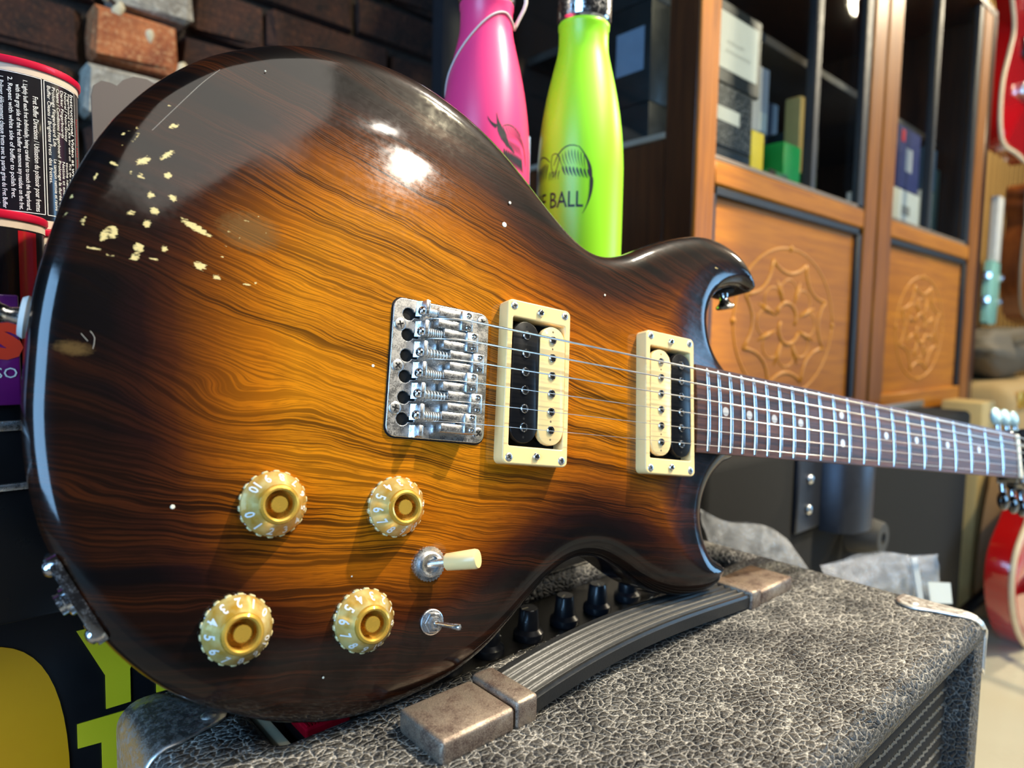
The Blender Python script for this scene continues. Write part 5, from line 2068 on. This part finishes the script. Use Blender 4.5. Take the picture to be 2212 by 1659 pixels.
# ================================================================= carpeted speaker
M_carpet = plain('speaker_carpet', S(8, 8, 8), 0.95, 0, 0.35, 500, 0.6, 1200)
spk = thing('speaker_cabinet', 'black carpet-covered speaker cabinet with metal socket and rubber foot under the guitar neck', 'speaker', at(1.02, 0.425, -0.6))
local(box_obj('carpeted_body', at(0.585, 0.362, -0.6), at(1.495, 0.488, -0.128), M_carpet, None, 0.010, 3), spk)
M_gun = plain('gunmetal', S(58, 62, 72), 0.38, 0.6, 0.1, 200)
bm = bmesh.new()
add_box(bm, at(0.775, 0.356, -0.232), at(0.955, 0.363, -0.120), 0.002, 1)
sk = local(bm_obj('socket_plate', bm, M_gun, None, angle=40), spk)
bm = bmesh.new()
add_prism(bm, [(0.838, 0.357), (0.842, 0.335), (0.855, 0.322), (0.890, 0.316), (0.915, 0.322), (0.925, 0.335), (0.928, 0.357)], -0.238 + ZO, -0.125 + ZO, None, 0.004, 2)
local(bm_obj('socket_channel', bm, M_gun, None, angle=40), spk)
for z in (-0.168, -0.205):
    bm = bmesh.new()
    add_lathe(bm, [(0.0065, 0), (0.006, 0.003), (0.003, 0.0048), (0, 0.005)], 14, frame_to(at(0.803, 0.356, z), (0, -1, 0)))
    local(bm_obj('bolt', bm, M_chrome_clean, None, smooth=True), spk)
bm = bmesh.new()
add_lathe(bm, [(0.0, -0.001), (0.027, -0.001), (0.0275, 0.004), (0.0215, 0.040), (0.0195, 0.042), (0.008, 0.042), (0.0075, 0.030), (0, 0.030)], 28, frame_to(at(0.955, 0.363, -0.262), (0, -1, 0)))
local(bm_obj('rubber_foot', bm, plain('grey_rubber', S(66, 64, 62), 0.6), None, smooth=True, angle=40), spk)
bm = bmesh.new()
add_lathe(bm, [(0.0, 0.0), (0.03, 0.0), (0.027, 0.010), (0.02, 0.013), (0, 0.013)], 24, frame_to(at(0.852, 0.363, -0.118), (0, -1, 0)))
local(bm_obj('pale_cap', bm, plain('pale_cap', S(170, 165, 150), 0.5), None, smooth=True, angle=40), spk)
# narrow silver case edge between cabinet and speaker top
o = tag(box_obj('silver_folder', (-0.14, -0.004, 0), (0.14, 0.004, 0.0125), plain('silver_card', S(150, 138, 124), 0.4, 0.4), None, 0.001), 'thin silver-grey folder lying on top of the black speaker', 'folder')
o.location = at(1.36, 0.45, -0.1278)

# low black crate with plastic bags on it
cr_ = thing('low_crate', 'low black crate between amplifier and speaker, carrying the clear plastic bags', 'crate', at(0.64, 0.25, -0.6))
local(box_obj('crate_body', at(0.545, 0.185, -0.6), at(0.735, 0.352, -0.282), M_case, None, 0.003), cr_)
local(box_obj('crate_rim', at(0.542, 0.182, -0.292), at(0.738, 0.355, -0.2805), M_black_plastic, None, 0.002), cr_)


def bag_mat():
    t = NT('clear_polythene')
    out = t.t.nodes['Material Output']
    b = t.b
    nz = t.noise(t.obj(), 60.0, 4, 0.7)
    t.set(color=(0.86, 0.88, 0.92, 1), rough=0.10, spec=1.0)
    t.bump(t.noise(t.obj(), 90.0, 4, 0.6, 1.5), 0.5, 0.004)
    tr = t.n('ShaderNodeBsdfTransparent')
    mx = t.n('ShaderNodeMixShader')
    lw = t.n('ShaderNodeLayerWeight')
    lw.inputs[0].default_value = 0.5
    t.link(t.M('ADD', t.M('MULTIPLY', t.M('POWER', lw.outputs['Facing'], 3.0), 0.30), t.fr(nz, 0.4, 0.7, 0.12, 0.30)), mx.inputs[0])
    t.link(tr.outputs[0], mx.inputs[1])
    t.link(b.outputs[0], mx.inputs[2])
    t.link(mx.outputs[0], out.inputs[0])
    return t.m


M_bag = bag_mat()


def bag(name, label, corners, Yc, thick, seed, nx=26, nz=14):
    """pillow of crumpled film; corners = four pixels (tl, tr, br, bl)"""
    P = [onY(px, py, y) for (px, py), y in zip(corners, Yc)]
    base = (P[2] + P[3]) / 2
    t = thing(name, label, 'bag', at(*base), 'clear plastic bags by the amplifier')
    r = random.Random(seed)
    ph = [(r.uniform(3, 11), r.uniform(2, 9), r.uniform(0, 6), r.uniform(0.2, 1.0)) for _ in range(9)]
    vv, ff = [], []
    for side in (-1, 1):
        for j in range(nz + 1):
            for i in range(nx + 1):
                u, w = i / nx, j / nz
                q = (P[0] * (1 - u) + P[1] * u) * (1 - w) + (P[3] * (1 - u) + P[2] * u) * w
                env = (math.sin(math.pi * u) * math.sin(math.pi * min(1, 0.06 + 0.94 * w))) ** 0.5
                rip = sum(a * math.sin(f1 * u * 3 + f2 * w * 3 + p_) for f1, f2, p_, a in ph) / 9
                off = side * thick * env * (0.6 + 0.5 * rip) + 0.004 * rip
                qq = q - base + np.array([0, off, 0.004 * math.sin(7 * u + seed) * (1 - w)])
                vv.append(tuple(qq))
    m_ = (nx + 1) * (nz + 1)
    for s in (0, 1):
        for j in range(nz):
            for i in range(nx):
                a = s * m_ + j * (nx + 1) + i
                q = (a, a + 1, a + nx + 2, a + nx + 1)
                ff.append(q if s else q[::-1])
    mesh_obj('film', vv, ff, M_bag, t, smooth=True)
    return t, P, base


bag('crumpled_bag', 'long crumpled clear plastic bag behind the lower horn of the guitar', [(1508, 1098), (1700, 1160), (1790, 1290), (1560, 1260)], (0.335, 0.315, 0.29, 0.33), 0.016, 3)
zbag, P, base = bag('zip_bag', 'clear zip-lock plastic bag with a white label at the right of the amplifier', [(1772, 1212), (2026, 1190), (2034, 1300), (1800, 1290)], (0.27, 0.22, 0.205, 0.25), 0.012, 11)
ur, dr = P[1] - P[0], P[3] - P[0]


def on_bag(u, w, lift=0.0):
    q = (P[0] * (1 - u) + P[1] * u) * (1 - w) + (P[3] * (1 - u) + P[2] * u) * w
    return q - base + np.array([0, -0.014 - lift, 0])


bm = bmesh.new()
for i in range(24):
    w = 0.02 + 0.04 * i
    a, b = on_bag(0.615, w), on_bag(0.665, w)
    add_tube(bm, [a, b], 0.0011, 5)
tag(bm_obj('zip_ribs', bm, plain('zip_white', S(214, 216, 214), 0.4), zbag), kind='stuff')
c4 = [on_bag(u, w, 0.002) for u, w in ((0.72, 0.52), (0.93, 0.55), (0.93, 0.95), (0.72, 0.95))]
vv = [tuple(q) for q in c4] + [tuple(q + np.array([0, 0.001, 0])) for q in c4]
mesh_obj('white_label', vv, [(0, 1, 2, 3), (7, 6, 5, 4), (0, 4, 5, 1), (1, 5, 6, 2), (2, 6, 7, 3), (3, 7, 4, 0)], M_white_card, zbag)


# ================================================================= far right: other instruments
def side_guitar(name, label, face_pts, Yf, depth, mats, neck_up, group, extra=True):
    """guitar body facing the room; face_pts: pixels of the visible left edge (top to bottom), mirrored to the right"""
    E_ = [onY(px, py, Yf) for px, py in face_pts]
    L = [(q[0], q[2]) for q in E_]
    xm = max(q[0] for q in L) + 0.02
    R_ = [(2 * xm - x, z) for x, z in L][::-1]
    poly = spline(L + R_, 0.012)
    cx = xm
    zmin = min(z for _, z in poly)
    t = thing(name, label, 'guitar', at(cx, Yf, zmin), group)
    base = np.array([cx, zmin])
    pl2 = [(x - cx, z - zmin) for x, z in poly]
    T = Matrix(((1, 0, 0, 0), (0, 0, -1, 0), (0, 1, 0, 0), (0, 0, 0, 1)))
    bm = bmesh.new()
    add_prism(bm, pl2, -depth, 0.0, T, 0.003, 2)
    bm_obj('body', bm, mats[0], t, angle=40)
    bm = bmesh.new()
    c = np.mean(pl2, axis=0)
    add_tube(bm, [T @ Vector((x * 0.992 + c[0] * 0.008, y * 0.992 + c[1] * 0.008, 0.001)) for x, y in pl2 + pl2[:1]], 0.0055, 6, cap=False)
    bm_obj('binding', bm, mats[1], t, smooth=True)
    bm = bmesh.new()
    add_prism(bm, [(c[0] + (x - c[0]) * 0.96, c[1] + (y - c[1]) * 0.96) for x, y in pl2], 0.0, 0.006, T, 0.004, 2)
    bm_obj('top', bm, mats[2], t, angle=40)
    ztop = max(y for _, y in pl2)
    bm = bmesh.new()
    if neck_up:
        add_box(bm, (-0.026, -0.020, ztop * 0.75), (0.026, 0.004, ztop + 0.45), 0.005, 2)
        bm_obj('neck', bm, M_rose, t, angle=40)
    bm = bmesh.new()
    add_box(bm, (-0.05, -0.020, ztop * 0.30), (0.05, -0.006, ztop * 0.36), 0.003, 2)
    bm_obj('bridge', bm, M_chrome, t, angle=40)
    bm = bmesh.new()
    add_box(bm, (-0.045, -0.014, ztop * 0.50), (0.045, -0.005, ztop * 0.60), 0.003, 2)
    bm_obj('pickup', bm, M_black_plastic, t, angle=40)
    return t


M_redg = plain('cherry_red_gloss', S(206, 10, 22), 0.12, 0, 0.12, 12, coat=1.0)
M_redside = plain('cherry_red_side', S(170, 12, 14), 0.15, 0, 0.1, 12, coat=1.0)
M_bind = plain('cream_binding', S(238, 214, 178), 0.4)
side_guitar('hanging_guitar', 'cherry red hollow-body guitar with cream binding hanging high on the right', [(2197, -110), (2180, -60), (2186, 0), (2190, 60), (2180, 110), (2166, 170), (2160, 230), (2160, 285), (2168, 315), (2190, 331)], 0.50, 0.036, (M_redside, M_bind, M_redg), True, 'red guitars at the right edge')
side_guitar('floor_guitar', 'dark red guitar with cream binding on a floor stand at the right edge', [(2240, 1080), (2212, 1140), (2190, 1205), (2183, 1280), (2192, 1350), (2212, 1393), (2240, 1410)], 0.275, 0.040, (M_redside, M_bind, M_redg), True, 'red guitars at the right edge')
M_brown = wood_mat('acoustic_brown', S(150, 84, 36), S(96, 48, 22), 4, 60, 2, 0.25, 0.6)
side_guitar('acoustic_guitar', 'brown acoustic guitar hanging on the slatted wall at the right edge', [(2227, 395), (2216, 430), (2214, 480), (2208, 530), (2203, 590), (2203, 650), (2212, 685), (2232, 699)], 0.72, 0.07, (M_brown, plain('grey_purfling', S(150, 140, 120), 0.5), wood_mat('acoustic_top', S(186, 120, 52), S(140, 80, 30), 4, 60, 2, 0.3, 0.5)), True, None)

# pale mint instrument hanging beside the cabinet
p0, p1 = onY(2118, 560, 0.60), onY(2116, 695, 0.60)
mi = thing('mint_ukulele', 'pale mint ukulele headstock with white neck hanging beside the cabinet', 'ukulele', at(p1[0] + 0.06, 0.60, p1[2]))
h_ = p0[2] - p1[2]
bm = bmesh.new()
add_prism(bm, [(-0.05, 0.0), (-0.03, -0.01), (0.04, -0.005), (0.055, h_ * 0.5), (0.045, h_), (-0.045, h_), (-0.058, h_ * 0.55)], 0, 0.02, Matrix(((1, 0, 0, 0), (0, 0, -1, 0), (0, 1, 0, 0), (0, 0, 0, 1))), 0.003, 2)
bm_obj('headstock', bm, plain('mint_paint', S(150, 206, 190), 0.3, coat=0.4), mi, angle=40)
bm = bmesh.new()
add_box(bm, (-0.03, -0.022, h_), (0.03, 0.0, h_ + 0.20), 0.004, 2)
bm_obj('neck', bm, plain('white_paint', S(226, 222, 212), 0.35), mi, angle=40)
for s in (-1, 1):
    for zz in (0.35, 0.75):
        bm = bmesh.new()
        add_lathe(bm, [(0.006, 0), (0.006, 0.012), (0.013, 0.016), (0.013, 0.026), (0, 0.028)], 14, frame_to((s * 0.05, -0.010, h_ * zz), (s, -0.2, 0)))
        bm_obj('peg', bm, M_chrome_clean, mi, smooth=True, angle=40)

# soft cases and a tan amplifier beyond the speaker
M_tan = plain('tan_canvas', S(176, 146, 96), 0.8, 0, 0.12, 80, 0.3, 400)
M_taupe = plain('taupe_nylon', S(96, 86, 70), 0.7, 0, 0.15, 60, 0.3, 300)
gb = thing('folded_gig_bag', 'taupe folded gig bag on top of the tan amplifier at far right', 'bag', at(2.50, 0.60, -0.10))
bm = bmesh.new()
b2 = bmesh.new()
bmesh.ops.create_cube(b2, size=1.0)
bmesh.ops.subdivide_edges(b2, edges=list(b2.edges), cuts=7, use_grid_fill=True)
rg = random.Random(5)
for v in b2.verts:
    d = v.co.copy()
    v.co = Vector((d.x * (1.0 - 0.3 * abs(d.z)), d.y * (1 - 0.5 * abs(d.z)), d.z * (1 - 0.5 * (2 * d.x) ** 4)))
    v.co += Vector((rg.uniform(-1, 1), rg.uniform(-1, 1), rg.uniform(-1, 1))) * 0.02 + Vector((0, 0, 0.05 * math.sin(9 * d.x)))
join(bm, b2, Matrix.Translation((0, 0, 0.075)) @ Matrix.Diagonal((0.75, 0.25, 0.14, 1)))
bm_obj('bag_body', bm, M_taupe, gb, smooth=True)
bm = bmesh.new()
add_tube(bm, spline([(-0.12, -0.10, 0.10), (-0.06, -0.16, 0.12), (0.04, -0.16, 0.12), (0.10, -0.10, 0.10)], 0.02, False), 0.012, 8)
bm_obj('bag_handle', bm, M_taupe, gb, smooth=True)
ta = thing('tan_amplifier', 'tan canvas-covered amplifier with rounded edges under the gig bag at far right', 'amplifier', at(2.42, 0.60, -0.6))
local(box_obj('amp_body', at(2.08, 0.42, -0.6), at(2.76, 0.78, -0.105), M_tan, None, 0.05, 4), ta)
local(box_obj('brass_plate', at(2.14, 0.414, -0.17), at(2.40, 0.422, -0.125), M_gold, None, 0.002), ta)
pb = tag(box_obj('beige_column', (-0.05, -0.04, 0), (0.05, 0.04, 0.47), plain('beige_board', S(196, 170, 110), 0.7), None, 0.004), 'narrow beige box standing upright behind the black speaker', 'box')
pb.location = at(1.78, 0.44, -0.6)
ca = thing('cello_case', 'tan-brown rounded instrument case standing behind the red floor guitar', 'case', at(1.85, 0.33, -0.6))
bm = bmesh.new()
pts = spline([(-0.13, 0), (-0.17, 0.10), (-0.14, 0.24), (-0.08, 0.33), (0.0, 0.36), (0.08, 0.33), (0.14, 0.24), (0.17, 0.10), (0.13, 0)], 0.02)
add_prism(bm, [(x, z) for x, z in pts], -0.05, 0.05, Matrix(((1, 0, 0, 0), (0, 0, -1, 0), (0, 1, 0, 0), (0, 0, 0, 1))), 0.025, 3)
bm_obj('case_shell', bm, plain('brown_shell', S(150, 116, 76), 0.4, 0, 0.15, 20, coat=0.3), ca, angle=50)
bm = bmesh.new()
add_tube(bm, [(x * 1.005, -0.052, z * 1.005) for x, z in pts], 0.004, 6)
bm_obj('case_rim', bm, M_taupe, ca, smooth=True)
# floor stand under the red guitar
st = thing('guitar_stand', 'black metal floor stand under the dark red guitar', 'stand', at(1.60, 0.24, -0.6))
bm = bmesh.new()
add_tube(bm, spline([(-0.20, -0.10, 0.012), (-0.10, -0.04, 0.10), (0.0, 0.06, 0.16), (0.10, -0.04, 0.10), (0.2, -0.10, 0.012)], 0.02, False), 0.011, 8)
bm_obj('front_legs', bm, M_black_plastic, st, smooth=True)
bm = bmesh.new()
add_tube(bm, [(0, 0.06, 0.16), (0, 0.16, 0.012)], 0.011, 8)
bm_obj('rear_leg', bm, M_black_plastic, st, smooth=True)
